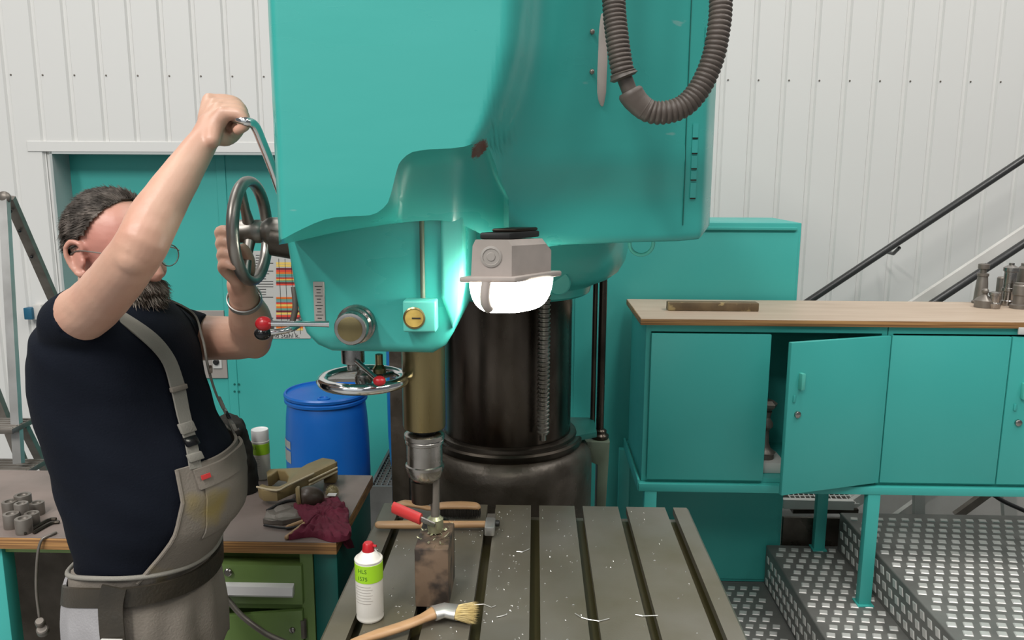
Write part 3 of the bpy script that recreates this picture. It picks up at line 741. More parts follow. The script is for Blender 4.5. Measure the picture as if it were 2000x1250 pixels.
for k in range(11):
    z = gz(560 + k*6.2); w = .007 if k % 3 == 0 else .004
    b_box(bm, q.x - w, q.x + w, GY0 - .0036, GY0 - .0028, z - .0006, z + .0006)
finish(bm, 'scale_marks', M['ink'], sp, 0)
a = P(787, 649, 1.462); b = P(851, 588, 1.462)
db = box('dial_box', a.x, b.x, 1.462, GY0 + .002, a.z, b.z, M['teal_pale'], gb, .004, 3)
q = P(809, 621, 1.462)
lathe('dial_rim', [(.0205, -.004), (.0205, .002), (.018, .0035), (.0175, .001)], (q.x, 1.462, q.z), M['brass'], db, (0, -1, 0), 32)
lathe('dial_face', [(.0175, 0), (.0172, .0015)], (q.x, 1.462, q.z), M['dial'], db, (0, -1, 0), 32)
box('dial_hand', q.x - .004, q.x + .012, 1.4590, 1.4600, q.z - .001, q.z + .001, M['ink'], db, 0)
# feed lever hub
q = P(697, 632, GY0)
hub = lathe('feed_hub', [(.037, -.002), (.037, .010), (.034, .013), (.034, .026), (.030, .030), (.031, .052), (.029, .056), (.024, .057)], (q.x, GY0, q.z), M['dullchrome'], mc, (0, -1, 0), 40)
lathe('hub_cap', [(.023, 0), (.023, .003), (.020, .004)], (q.x, GY0 - .055, q.z), M['brass'], hub, (0, -1, 0), 32)
a = P(656, 633, 1.463); e = P(522, 632, 1.44)
lv = tube('feed_lever', [a + (a - e).normalized()*-.012, a*.6 + e*.4, e], [.0065, .005, .0058], M['chrome'], mc, 14)
ball('red_knob', P(515, 632, 1.44), .0135, M['red'], lv, 1.15, 1, 1)
# second lever behind with black knob
a = P(584, 620, 1.52)
lv2 = tube('shift_lever', [P(600, 600, 1.56), P(585, 632, 1.53), P(560, 645, 1.50), P(522, 650, 1.49)], [.006, .006, .006, .006], M['chrome'], mc, 12, 5)
ball('black_knob', P(513, 651, 1.485), .0145, M['blackgloss'], lv2, 1.1, 1, .9)
tube('gearbox_cable', [P(574, 560, 1.55), P(577, 600, 1.55), P(570, 632, 1.56)], .006, M['dim'], mc, 10, 4)
# quill, spindle nose and chuck
qc = P(828, 780, 1.68); QX, QY = qc.x, 1.68
lathe('quill', [(.0445, P(828, 846, QY - .044).z), (.046, P(828, 842, QY - .044).z), (.046, 1.55)], (QX, QY, 0), M['brass'], mc, seg=48)
zq = P(828, 846, QY - .044).z
lathe('spindle_nose', [(.026, zq - .03), (.026, zq + .01)], (QX, QY, 0), M['black'], mc)
zt_, zb_ = P(824, 856, QY - .042).z, P(824, 944, QY - .04).z
H = zt_ - zb_
chuck = lathe('drill_chuck', [(.020, zb_ - .012), (.030, zb_ - .004), (.034, zb_), (.036, zb_ + .004), (.040, zb_ + H*.16), (.0405, zb_ + H*.22), (.0425, zb_ + H*.23), (.0425, zb_ + H*.29), (.039, zb_ + H*.31), (.039, zb_ + H*.76), (.042, zb_ + H*.78), (.042, zb_ + H*.84), (.0405, zb_ + H*.86), (.044, zb_ + H*.88), (.044, zb_ + H*.97), (.040, zb_ + H), (.030, zb_ + H + .002)], (QX, QY, 0), M['dullchrome'], mc, seg=48)
ZWK = ZT + .135                                # top of the workpiece
tube('drill_bit', [(QX + .021, QY, zb_ + .01), (QX + .021, QY, ZWK + .004)], [.011, .009], M['dim'], chuck, 14)
lathe('drill_collar', [(.016, 0), (.018, .01), (.018, .03), (.011, .036)], (QX + .021, QY, ZWK + .004), M['swarf_olive'], chuck)
lathe('chuck_jaw', [(.024, -.05), (.026, 0)], (QX - .006, QY, zb_ - .008), M['steel_dark'], chuck)
# left handwheel (axis across the machine)
wc = P(490, 452, 1.58); R1 = .107
hw_ = bpy.data.objects.new('side_handwheel', None); COL.objects.link(hw_); hw_.parent = mc; hw_.location = wc - off(mc)
bm = bmesh.new(); b_torus(bm, wc, (1, 0, 0), R1 - .010, .0105, 56, 12, 1.15); finish(bm, 'rim', M['wheel'], hw_, 60)
lathe('hub', [(.021, -.026), (.023, -.022), (.023, .018), (.019, .024), (.026, .034), (.028, .04), (.028, .13)], wc, M['wheel'], hw_, (1, 0, 0), 36)
for k in range(3):
    t0 = R(120*k)
    dv = Vector((0, math.cos(t0), math.sin(t0)))
    tube('spoke', [wc + dv*.018, wc + dv*.05, wc + dv*(R1 - .012)], [.0125, .0095, .011], M['wheel'], hw_, 12, 3, flat=(1, .8))
tube('shaft_housing', [wc + Vector((.045, 0, -.014)), wc + Vector((.14, 0, -.03))], .034, M['cast'], hw_, 20)
# crank held by the man
cr = tube('crank_lever', [P(437, 207, 1.505), P(447, 219, 1.47), P(459, 232, 1.433), P(478, 237, 1.42), P(497, 245, 1.43), P(512, 278, 1.45), P(532, 328, 1.475), P(552, 385, 1.50), P(575, 430, 1.50)], .0085, M['chrome'], mc, 16, 5)
# lower handwheel (axis upright) on its stub shaft
w2 = P(710, 741, 1.64); R2 = .094
lw = bpy.data.objects.new('lower_handwheel', None); COL.objects.link(lw); lw.parent = mc; lw.location = w2 - off(mc)
bm = bmesh.new(); b_torus(bm, w2, (0, 0, 1), R2 - .010, .0125, 56, 12, .95); finish(bm, 'rim', M['chrome'], lw, 60)
lathe('hub', [(.016, -.012), (.019, 0), (.017, .012), (.013, .016), (.013, .024)], w2, M['dullchrome'], lw)
for k in range(3):
    t0 = R(165 + 120*k); dv = Vector((math.cos(t0), math.sin(t0), 0)); sv = Vector((-dv.y, dv.x, 0))
    bm = bmesh.new(); b_rings(bm, [[w2 + dv*r + sv*w + Vector((0, 0, .004)), w2 + dv*r - sv*w + Vector((0, 0, .004)), w2 + dv*r - sv*w - Vector((0, 0, .003)), w2 + dv*r + sv*w - Vector((0, 0, .003))] for r, w in ((.012, .014), (.05, .028), (R2 - .012, .052))])
    if k == 0: finish(bm, 'spoke', M['dullchrome'], lw, 30)
    else: bm.free(); tube('spoke', [w2 + dv*.014, w2 + dv*(R2 - .012)], [.012, .009], M['dullchrome'], lw, 12, flat=(1, .6))
lathe('stub_shaft', [(.013, 0), (.013, .012), (.024, .016), (.024, .05), (.022, .058), (.022, .075)], P(690, 722, 1.64), M['dullchrome'], lw, seg=28)
lathe('side_boss', [(.014, 0), (.014, .01), (.008, .018), (.008, .04)], P(741, 728, 1.655), M['brass'], lw)
a = P(698, 707, 1.61); e = P(738, 742, 1.535)
cl = tube('clamp_lever', [a, e], [.0062, .005], M['chrome'], mc, 12)
ball('red_knob', P(741, 744, 1.53), .0115, M['red'], cl, 1.1, 1, .9)
# work lamp: grey bulkhead fitting with glowing glass
lp_ = bpy.data.objects.new('work_lamp', None); COL.objects.link(lp_); lp_.parent = mc
f0, f1 = 1.43, 1.62
A = lambda px, py: P(px, py, f0)
def lampx(px): return P(px, 540, f0).x
zc0_ = A(950, 540).z
dirv = Vector((.62, .78, 0)).normalized(); sidev = Vector((.78, -.62, 0))
o0 = A(962, 541); o0.z = zc0_
ML = Matrix.Translation(o0) @ Matrix(((sidev.x*0 + 1, dirv.x, 0, 0), (0, dirv.y, 0, 0), (0, 0, 1, 0), (0, 0, 0, 1)))   # local x across, y along the fitting
LL = .115
zr = lambda py: A(950, py).z - zc0_
body = bmesh.new()
sec0 = [(-.0385, zr(541)), (.034, zr(541)), (.034, zr(480)), (.026, zr(468)), (-.03, zr(468)), (-.0355, zr(480))]
b_rings(body, [[ML @ Vector((x, y, z*s if z > 0 else z)) for x, z in sec0] for y, s in ((0, 1), (.10, .95), (LL, .72))])
finish(body, 'lamp_body', M['lampbody'], lp_, 20)
bm = bmesh.new(); b_box(bm, -.052, .048, -.012, LL + .012, zr(551), zr(540), .003, 2, ML); finish(bm, 'lamp_rim', M['lampbody'], lp_, 30)
bm = bmesh.new(); b_box(bm, -.03, .025, .01, LL - .02, zr(468), zr(455), .003, 2, ML); finish(bm, 'gasket', M['black'], lp_, 30)
bm = bmesh.new(); b_box(bm, -.022, .022, .03, LL - .02, zr(455), zr(448), .003, 2, ML); finish(bm, 'lamp_bracket', M['steel_dark'], lp_, 30)  # dark colour also carries the black shadow above the lamp
lg = bmesh.new(); rr = []
for k in range(9):
    t0 = k/8*PI/2; y_s = math.cos(t0); zz = zr(551) - .060*math.sin(t0)
    ring = []
    for j in range(32):
        a_ = 2*PI*j/32; cx_ = abs(math.cos(a_))**.55*math.copysign(1, math.cos(a_)); sy_ = abs(math.sin(a_))**.55*math.copysign(1, math.sin(a_))
        s_ = .25 + .75*y_s**.6
        ring.append(ML @ Vector((-.002 + cx_*.052*s_, LL/2 + sy_*(LL/2 + .006)*s_, zz)))
    rr.append(ring)
b_rings(lg, rr); lens = finish(lg, 'lamp_glass', M['lens'], lp_, 60)
g0 = [ML @ Vector((.000, -.0165, zr(549))), ML @ Vector((.000, -.020, zr(575))), ML @ Vector((.000, -.017, zr(592))), ML @ Vector((.000, -.008, zr(602)))]
tube('guard_bar', g0, .0095, M['lampbody'], lp_, 10, 4)
lathe('lamp_emblem', [(.019, 0), (.019, .002), (.015, .003), (.014, .0015), (.008, .0015), (.007, .003)], ML @ Vector((-.003, 0.0005, (zr(541) + zr(468))/2 + .003)), M['plate'], lp_, (0, -1, 0), 28)
for px, py in ((1000, 548), (1050, 548)): pass
# conduit loop hanging in front of the housing
hp = [(1203, -330, 1.52), (1200, -120, 1.50), (1199, 0, 1.485), (1205, 70, 1.475), (1214, 130, 1.47), (1222, 158, 1.47), (1238, 192, 1.47), (1268, 217, 1.47), (1303, 219, 1.47), (1338, 205, 1.475), (1368, 170, 1.48), (1392, 115, 1.485), (1404, 55, 1.49), (1408, 0, 1.50), (1408, -120, 1.52), (1402, -330, 1.55)]
pts = catmull([P(*h) for h in hp], 40)
def conduit(name, pts, r, amp, period):
    out = [pts[0]]; acc = 0; s = 0; rad = [r]; step = period/4; pos = []; d = 0
    res = [pts[0]]
    for a, b in zip(pts, pts[1:]):
        seg = (b - a).length
        while d + seg >= step:
            f = (step - d)/seg; a = a + (b - a)*f; res.append(a.copy()); seg = (b - a).length; d = 0
        d += seg
    rad = [r*(1 + amp*(1, .4, -1, .4)[i % 4]) for i in range(len(res))]
    bm = bmesh.new(); b_rings(bm, tube_rings(res, rad, 16)); return finish(bm, name, M['hose'], mc, 60)
n_ = 40
i0 = 4*n_ + 30; i1 = 6*n_ - 10
conduit('conduit', pts[:i0], .0195, .07, .0075)
conduit('conduit', pts[i1:], .0195, .07, .0085)
tube('conduit_joint', pts[i0 - 14:i1 + 14:3], .0135, M['hose'], mc, 14)
bm = bmesh.new(); b_rings(bm, tube_rings(pts[i0 - 18:i0 + 6:3], [.021, .0235, .0225, .0235, .025, .0255, .0225, .020][:len(pts[i0 - 18:i0 + 6:3])], 16)); finish(bm, 'conduit_cuff', M['hose'], mc, 50)
bm = bmesh.new(); b_rings(bm, tube_rings(pts[i1 - 8:i1 + 50:5], [.0195, .0225, .0225, .022, .022, .0215, .021, .021, .0205, .0205, .020, .020][:len(pts[i1 - 8:i1 + 50:5])], 16)); finish(bm, 'conduit_cuff', M['hose'], mc, 50)

# ================================================================== ON THE TABLE
# workpiece
a = PZ(811, 1186, ZT); b = PZ(876, 1186, ZT)
t = thing('workpiece', ((a.x+b.x)/2, a.y + .06, ZT), 'rusty upright steel block being drilled under the chuck', 'workpiece')
WY1 = QY + .055
box('steel_block', a.x, b.x + .001, a.y, WY1, ZT + .0005, ZWK, M['rusty'], t, .003)
random.seed(5)
bm = bmesh.new()
for i in range(46):
    c = Vector((random.uniform(a.x + .002, b.x - .002), random.uniform(a.y + .004, WY1 - .005), ZWK + random.uniform(.001, .006)))
    n0 = Vector((random.uniform(-1, 1), random.uniform(-1, 1), random.uniform(-.4, .6)))*.006; s0 = Vector((random.uniform(-1, 1), random.uniform(-1, 1), random.uniform(0, .5)))*.005
    vs = [bm.verts.new(p) for p in (c, c + n0, c + n0 + s0 + Vector((0, 0, .002)), c + s0)]; bm.faces.new(vs)
sw = finish(bm, 'drill_chips', M['swarf_olive'], t, 0, 'stuff')
# chips scattered over the table
bm = bmesh.new()
for i in range(380):
    x = random.choice([random.uniform(xl + .02, xr - .02), random.gauss(-.10, .10)]); y = random.uniform(1.35, YT - .02)
    if any(abs(x - s) < hw + .003 for s in slots) or not (xl + .01 < x < xr - .01): continue
    l = random.uniform(.0008, .0032); w = random.uniform(.0005, .0012); an = random.uniform(0, PI)
    if random.random() < .04: l *= 3
    u = Vector((math.cos(an), math.sin(an), 0)); v = Vector((-u.y, u.x, 0)); c = Vector((x, y, ZT + .0008))
    A_ = [bm.verts.new(c + u*(-l) - v*w), bm.verts.new(c + u*l - v*w*.6), bm.verts.new(c + u*l + v*w), bm.verts.new(c - u*l*.7 + v*w)]; T = bm.verts.new(c + Vector((0, 0, .0022)))
    for k in range(4): bm.faces.new((A_[k], A_[(k+1) % 4], T))
for (pxs) in ([(1123, 1198), (1136, 1206), (1150, 1210), (1170, 1213), (1190, 1208)], [(1241, 1200), (1255, 1203), (1285, 1202)], [(1009, 1077), (1020, 1078), (1034, 1072)], [(926, 1181), (945, 1180), (960, 1186), (968, 1183)], [(970, 1205), (980, 1203), (990, 1200)]):
    b_tube(bm, [PZ(x, y, ZT + .002) for x, y in pxs], .0011, 5)
o = finish(bm, 'metal_chips', M['swarf'], None, 0)
tag(o, 'bright metal chips scattered over the slotted table', 'chips', kind='stuff')

# spray cans
def wrap(c, r, z, ang):
    return lambda x, y: Vector((c.x + math.sin(ang + x/r)*r, c.y - math.cos(ang + x/r)*r, z + y))
def lathe_can(c, r, h, label, cap, lines, ang):
    t = thing('spray_can', c, label, 'spray can', 'spray cans')
    body = lathe('can_body', [(r*.93, 0), (r, .003), (r, .006), (r*.975, .01), (r, .014), (r, h*.965), (r*1.03, h*.97), (r*1.03, h*.985), (r*.97, h), (r*.93, h*.992)], c, M['canwhite'], t, seg=48)
    lathe('lime_band', [(r + .0002, h*.66), (r + .0006, h*.662), (r + .0006, h*.938), (r + .0002, h*.94)], c, M['canlime'], t, seg=48)
    for k, (tx, dz, sz) in enumerate(lines):
        text_mesh('lettering', tx, sz, M['canink'], t, wrap(c, r + .0009, c.z + h*dz, ang))
    bm = bmesh.new()
    for k in range(7):
        z = c.z + h*(.60 - k*.045); w = r*(.75 if k % 2 else .6)
        for j in range(12):
            x0 = -w + 2*w*j/12; x1 = x0 + 2*w/12
            q = [wrap(c, r + .0006, z + dz, ang)(x, 0) for x, dz in ((x0, 0), (x1, 0), (x1, .0008), (x0, .0008))]
            bm.faces.new([bm.verts.new(p) for p in q])
    finish(bm, 'small_print', M['plate'], t, 0)
    if cap == 'red':
        lathe('dome', [(r*.90, h*.99), (r*.72, h + .006), (r*.52, h + .012), (r*.45, h + .014)], c, M['canwhite'], t, seg=40)
        n = lathe('nozzle', [(r*.44, h + .012), (r*.46, h + .016), (r*.42, h + .019), (r*.40, h + .028), (r*.30, h + .032)], c, M['red'], t, seg=28)
        tube('nozzle_tip', [c + Vector((0, 0, h + .026)), c + Vector((r*.62, -.004, h + .026))], .003, M['red'], n, 8)
        tube('clear_straw_clip', [c + Vector((r*.8, 0, h)), c + Vector((r*.45, 0, h + .018))], .002, M['pale'], t, 6)
    else:
        lathe('cap', [(r*.96, h*.97), (r*.97, h*1.0), (r*.985, h*1.26), (r*.95, h*1.28), (r*.90, h*1.283), (r*.86, h*1.27)], c, M['canwhite2'], t, seg=40)
c = PZ(721, 1212, ZT); c.z = ZT + .001
rc = .0285; c.y += .012
lathe_can(c, rc, .136, 'white and lime spray can with red nozzle on the slotted table', 'red', [('HLS', .855, .0125), ('1575', .735, .0120)], -.30)

# wooden handled paint brush lying in front of the block
t = thing('paint_brush', PZ(800, 1210, ZT), 'flat paint brush with wooden handle and blond bristles, lying on the table', 'brush')
def tp(px, py, h): q = PZ(px, py, ZT + h); return q
bm = bmesh.new()
b_rings(bm, tube_rings(catmull([tp(690, 1253, .012), tp(740, 1238, .014), tp(790, 1222, .016), tp(825, 1208, .018), tp(850, 1196, .020)], 5), lerpl([.008, .0135, .0135, .013, .018], 5), 16, (1, .62), True)); finish(bm, 'handle', M['wood'], t, 50)
f0_, f1_ = tp(847, 1198, .020), tp(893, 1196, .020)
b_ = bmesh.new(); b_rings(b_, tube_rings([f0_, tp(868, 1192, .021), f1_], [.0215, .0215, .022], 20, (1, .62))); finish(b_, 'ferrule', M['alu'], t, 40)
def tuft(bm, o, d, r0, r1, ln, n, rad=.0007, flat=.6, jit=.25):
    a, b = frame(d)
    for i in range(n):
        th = random.uniform(0, 2*PI); q = math.sqrt(random.random())
        off0 = (a*math.cos(th)*q + b*math.sin(th)*q*flat)
        e = o + off0*r1 + d*ln*random.uniform(.75, 1.08) + Vector((random.uniform(-1, 1), random.uniform(-1, 1), random.uniform(-1, 1)))*ln*jit*.3
        s = o + off0*r0; dd = (e - s).normalized(); u, v = frame(dd)
        A = [bm.verts.new(s + u*rad), bm.verts.new(s + v*rad), bm.verts.new(s - u*rad - v*rad)]; T = bm.verts.new(e)
        for k in range(3): bm.faces.new((A[k], A[(k+1) % 3], T))
bm = bmesh.new(); tuft(bm, f1_ - EX*.004, (tp(940, 1198, .020) - f1_).normalized(), .0195, .030, .045, 900); finish(bm, 'bristles', M['bristle'], t, 0, 'stuff')

# hammer
t = thing('hammer', PZ(850, 1020, ZT), 'hammer with long wooden handle lying behind the block', 'hammer')
a, b = PZ(740, 1025, ZT + .014), PZ(950, 1024, ZT + .018)
tube('handle', [a, a*.7 + b*.3, a*.3 + b*.7, b], [.011, .0125, .0105, .010], M['wood'], t, 14, 3, True, (1, .9))
hc = PZ(958, 1022, ZT + .018); hd = Vector((.08, -1, 0)).normalized()
box('head', -.013, .013, -.052, .012, -.013, .013, M['alu'], t, .004, 2, Matrix.Translation(hc))
prism_x('peen', [(hc.y + .012, hc.z - .012), (hc.y + .012, hc.z + .012), (hc.y + .055, hc.z + .003), (hc.y + .055, hc.z - .003)], hc.x - .011, hc.x + .011, M['dim'], t, .001)
lathe('handle_end', [(.0085, 0), (.0085, .010), (.007, .012)], hc + Vector((.012, 0, 0)), M['black'], t, (1, 0, 0), 16)

# wooden hand brush with black bristles behind the hammer
t = thing('hand_brush', PZ(860, 995, ZT), 'wooden hand brush with black bristles on the far edge of the table', 'brush')
YH = PZ(900, 1011, ZT).y
ba = [P(px, py, YH) for px, py in ((768, 988), (790, 983), (818, 987), (840, 993), (862, 988), (900, 987), (930, 989), (936, 995))]
bm = bmesh.new(); b_rings(bm, tube_rings(catmull(ba, 4), lerpl([.006, .011, .010, .007, .012, .013, .012, .006], 4), 16, (1.35, .75), True)); finish(bm, 'brush_back', M['wood'], t, 50)
bm = bmesh.new()
for k in range(26):
    o_ = P(868 + k*2.5, 992, YH - .003)
    tuft(bm, o_, Vector((0, -.12, -1)).normalized(), .011, .013, .026, 60, .0017, 1.0)
finish(bm, 'bristles', M['bristle_dark'], t, 0, 'stuff')

# red handled chisel leaning on the block
t = thing('red_handled_tool', PZ(810, 1010, ZT), 'scraper with flat red handle leaning on top of the steel block', 'scraper')
a, b = P(768, 991, 1.70), P(822, 1014, 1.665)
a.z = max(a.z, ZT + .02)
b_ = bmesh.new(); b_rings(b_, tube_rings([a, a*.8 + b*.2, b], [.0125, .0130, .0125], 8, (.55, 1.15), False)); finish(b_, 'handle', M['redhandle'], t, 40)
e = b + (b - a).normalized()*.038
b_ = bmesh.new(); b_rings(b_, tube_rings([b, e], [.007, .006], 8, (.4, 1))); finish(b_, 'blade', M['dullchrome'], t, 20)
# ================================================================== WORKBENCH AND LEFT SIDE
ZB = .85
YF = PZ(655, 1060, ZB).y; YR = PZ(718, 928, ZB).y; XB = PZ(657, 1060, ZB).x
XL = -2.3
wb = thing('workbench', (-1.4, (YF + YR)/2, 0), 'long workbench with grimy layered plywood top behind the man', 'workbench')
bt = box('bench_top', XL, XB, YF, YR, ZB - .034, ZB - .002, M['ply'], wb, .002)
box('laminate_surface', XL + .002, XB - .001, YF + .001, YR - .001, ZB - .0025, ZB, M['benchtop'], bt, .0005, 1)
# green drawer unit under the right end
dx0, dx1 = P(372, 1130, YF).x, P(612, 1130, YF + .02).x
t = thing('drawer_unit', ((dx0+dx1)/2, YF + .2, 0), 'green steel drawer unit under the right end of the workbench', 'drawer unit')
yF = YF + .02
zz = lambda py: P(520, py, yF).z
bm = bmesh.new()
b_box(bm, dx1 - .034, dx1, yF, yF + .03, .004, ZB - .035); b_box(bm, dx0, dx0 + .03, yF, yF + .03, .004, ZB - .035)
b_box(bm, dx0, dx1, yF + .045, YR - .03, .004, ZB - .036); b_box(bm, dx0 + .03, dx1 - .034, yF + .005, yF + .045, zz(1190), zz(1180))
finish(bm, 'carcass', M['green'], t, 0)
bxd1 = P(590, 1130, yF - .012).x
d = box('drawer', dx0 + .034, bxd1, yF - .014, yF + .03, zz(1175), zz(1099), M['green'], t, .003)
ha, hb = P(434, 1146, yF - .03), P(571, 1135, yF - .03)
prism_x('handle', [(yF - .014, zz(1133)), (yF - .030, zz(1136)), (yF - .036, zz(1150)), (yF - .030, zz(1155)), (yF - .014, zz(1153))], ha.x, hb.x, M['canwhite2'], d, .001)  # metal handle coloured white for the light on its upturned face
lathe('drawer_lock', [(.011, 0), (.011, .005), (.008, .008)], (P(446, 1112, yF - .014).x, yF - .014, zz(1113)), M['dullchrome'], d, (0, -1, 0), 16)
d = prism_y('lower_door', [(dx0 + .034, .06), (bxd1 - .003, .06), (bxd1 - .003, zz(1186)), (dx0 + .06, zz(1202)), (dx0 + .034, zz(1203))], yF - .012, yF + .004, M['green'], t, .003)
lathe('door_lock', [(.008, 0), (.008, .004), (.005, .006)], (P(574, 1224, yF).x, yF - .012, zz(1224)), M['dullchrome'], d, (0, -1, 0), 14)
tube('hinge', [(P(595, 1222, yF).x, yF - .008, zz(1240)), (P(595, 1222, yF).x, yF - .008, zz(1206))], .008, M['dim'], t, 12)
# dark teal end panel of the bench, and left leg
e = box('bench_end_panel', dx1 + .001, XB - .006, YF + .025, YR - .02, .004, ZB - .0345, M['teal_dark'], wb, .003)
xlg = P(12, 1150, YF + .02).x
e = box('bench_leg', xlg - .06, xlg, YF + .02, YF + .07, .004, ZB - .0345, M['teal_flat'], wb, .003)
e = box('bench_rail', xlg + .002, dx0 - .003, YF + .03, YF + .055, ZB - .058, ZB - .0345, M['green'], wb, .002); e['label'] = 'green rail under the top'
e = box('bench_shade_panel', XL, dx0 - .01, YR - .03, YR - .012, .004, ZB - .0345, M['cast'], wb, .002)  # dark panel stands in for the shade in the cavity under the bench
# power cord with plugs hanging under the bench
t = thing('power_cord', P(75, 1200, YF - .02), 'grey power cord hanging over the bench edge with round plugs', 'cord')
a0 = PZ(96, 1046, ZB + .004)
tube('cord', [PZ(110, 1040, ZB + .004), a0, Vector((P(80, 1062, YF - .01).x, YF - .008, ZB - .005)), P(73, 1090, YF - .014), P(71, 1150, YF - .014), P(77, 1205, YF - .014)], .0038, M['dim'], t, 10, 6)
for px, py, r in ((78, 1215, .012), (83, 1230, .015)):
    lathe('plug', [(r*.5, -.02), (r, -.012), (r, .004), (r*.8, .007)], P(px, py, YF - .02), M['dim'], t, (.2, -.5, .85), 20)
t = thing('floor_cable', P(500, 1220, 1.95), 'thick grey cable sagging in front of the green drawers', 'cable')
tube('cable', [P(425, 1150, 1.96), P(447, 1174, 1.95), P(475, 1205, 1.93), P(520, 1238, 1.90), P(580, 1268, 1.9), P(640, 1330, 1.93), P(655, 1480, 1.98)], .0075, M['dim'], t, 12, 6)

# steel rings and hex keys at the left end
def benchpt(px, py): q = PZ(px, py, ZB); q.z = ZB + .0003; return q
for k, (px, py, r, h, lb) in enumerate([(24, 1030, .020, .040, 'dark steel ring, leftmost of the cluster on the bench'), (48, 1040, .021, .041, 'steel ring at the front of the cluster on the bench'), (64, 1026, .019, .036, 'steel ring beside the hex keys, right front of the cluster'),
                                         (22, 1012, .020, .05, 'tall steel ring standing behind the leftmost one'), (48, 1004, .022, .058, 'widest steel ring, rearmost of the cluster'), (74, 1004, .019, .035, 'low steel ring nearest the man, rear of the cluster'), (45, 1020, .018, .056, 'steel ring in the middle of the cluster')]):
    c = benchpt(px, py)
    o = lathe('steel_ring', [(r*.97, 0), (r, .002), (r, h - .002), (r*.96, h), (r*.60, h), (r*.56, h - .004), (r*.5, h - .006)], c, M['dim'], None, seg=32)
    tag(o, lb, 'steel ring', 'steel rings on the bench')
for k, (a, b, lb) in enumerate([((48, 1046), (92, 1020), 'black hex key lying beside the steel rings, nearer one'), ((66, 1044), (98, 1026), 'black hex key lying beside the steel rings, next to the man')]):
    p0, p1 = benchpt(*a) + EZ*.005, benchpt(*b) + EZ*.005
    o = tube('hex_key', [p0, p1, p1 + Vector((.02, .01, 0))], .0045, M['steel_dark'], None, 6, 3); tag(o, lb, 'hex key', 'hex keys on the bench')

# second spray can
c = benchpt(508, 938); c.z = ZB + .001
c.y += .02
lathe_can(c, .027, .125, 'white and lime spray can with white cap on the workbench', 'white', [('HLS', .85, .014)], -.55)
# black cloth bag
c = benchpt(470, 958)
bm = bmesh.new()
rg = []
for px0, px1, py in ((452, 505, 957), (446, 502, 930), (438, 497, 905), (434, 492, 880), (430, 484, 855), (424, 478, 835), (424, 470, 822), (428, 445, 815)):
    Y = c.y; a, b = P(px0, py, Y), P(px1, py, Y); m_ = (a + b)/2; w = (b - a).length/2; z = max(m_.z, ZB + .002)
    rg.append([Vector((m_.x + math.cos(2*PI*j/16)*w, m_.y + math.sin(2*PI*j/16)*.045, z + .006*math.sin(j*2.3))) for j in range(16)])
for p in rg[0]: p.z = ZB + .001
b_rings(bm, rg)
bmesh.ops.subdivide_edges(bm, edges=bm.edges, cuts=2, use_grid_fill=True)
for v in bm.verts:
    if v.co.z > ZB + .004: v.co += Vector((noise.noise(v.co*28), noise.noise(v.co*28 + Vector((5, 0, 0))), noise.noise(v.co*40)*.6))*.010
t = thing('cloth_bag', c, 'slumped black cloth bag standing on the bench behind the man', 'bag')
finish(bm, 'bag_body', M['cloth_black'], t, 60)
tube('drawstring', [P(440, 830, c.y - .05), P(452, 842, c.y - .055), P(468, 838, c.y - .052)], .004, M['leather'], t, 8, 4)

# khaki machine vice / casting with forked jaw
t = thing('vice_body', benchpt(590, 970), 'khaki cast tool body with forked jaw lying on the workbench', 'vice')
def bp(px, py, h): return PZ(px, py, ZB + h)
TH = .055
outl = [(498, 952), (505, 962), (540, 963), (575, 945), (600, 930), (650, 905), (656, 900), (628, 894), (590, 912), (570, 916), (525, 915), (517, 921), (530, 928), (512, 944)]
fork = [(503, 950), (512, 957), (540, 957), (560, 948), (590, 936), (612, 924), (656, 903), (654, 897), (630, 893), (600, 905), (588, 912), (555, 914), (528, 915), (520, 921), (522, 931), (530, 928), (542, 918), (556, 920), (563, 930), (560, 942), (545, 949), (522, 948), (512, 944)]
def hv(x): return .048 + .030*min(max((x - 530)/110, 0), 1)
bm = bmesh.new()
top = [bp(x, y, hv(x)) for x, y in fork]
b_prism(bm, top, lambda p: p, lambda p: Vector((p.x*.99 - .004, p.y - .004, max(p.z - .034, ZB + .002))), .004, 2)
vb = finish(bm, 'forked_body', M['khaki'], t, 40)
bm = bmesh.new()
for k, zo in enumerate((.012, .024)):
    a, b = bp(602, 931, hv(602)), bp(657, 905, hv(657)); a.z -= zo; b.z -= zo
    b_tube(bm, [a + Vector((.003, -.004, 0)), b + Vector((.003, -.004, 0))], .003, 8)
finish(bm, 'slide_rails', M['khaki_in'], vb, 40)
bm = bmesh.new(); b_tube(bm, [bp(502, 951, hv(502) + .001), bp(540, 958, hv(540) + .001), bp(563, 948, hv(563) + .001), bp(612, 925, hv(612) + .001)], .0032, 8, None, True, 4); finish(bm, 'bright_edge', M['khaki_in'], vb, 40)
box('end_block', bp(630, 903, .07).x, bp(654, 903, .07).x, bp(640, 903, .07).y, bp(640, 903, .07).y + .035, ZB + .001, ZB + .062, M['khaki'], t, .004)
box('support_foot', bp(575, 932, .05).x, bp(600, 932, .05).x, bp(588, 930, .05).y - .005, bp(588, 930, .05).y + .02, ZB + .001, ZB + .035, M['khaki'], t, .004)
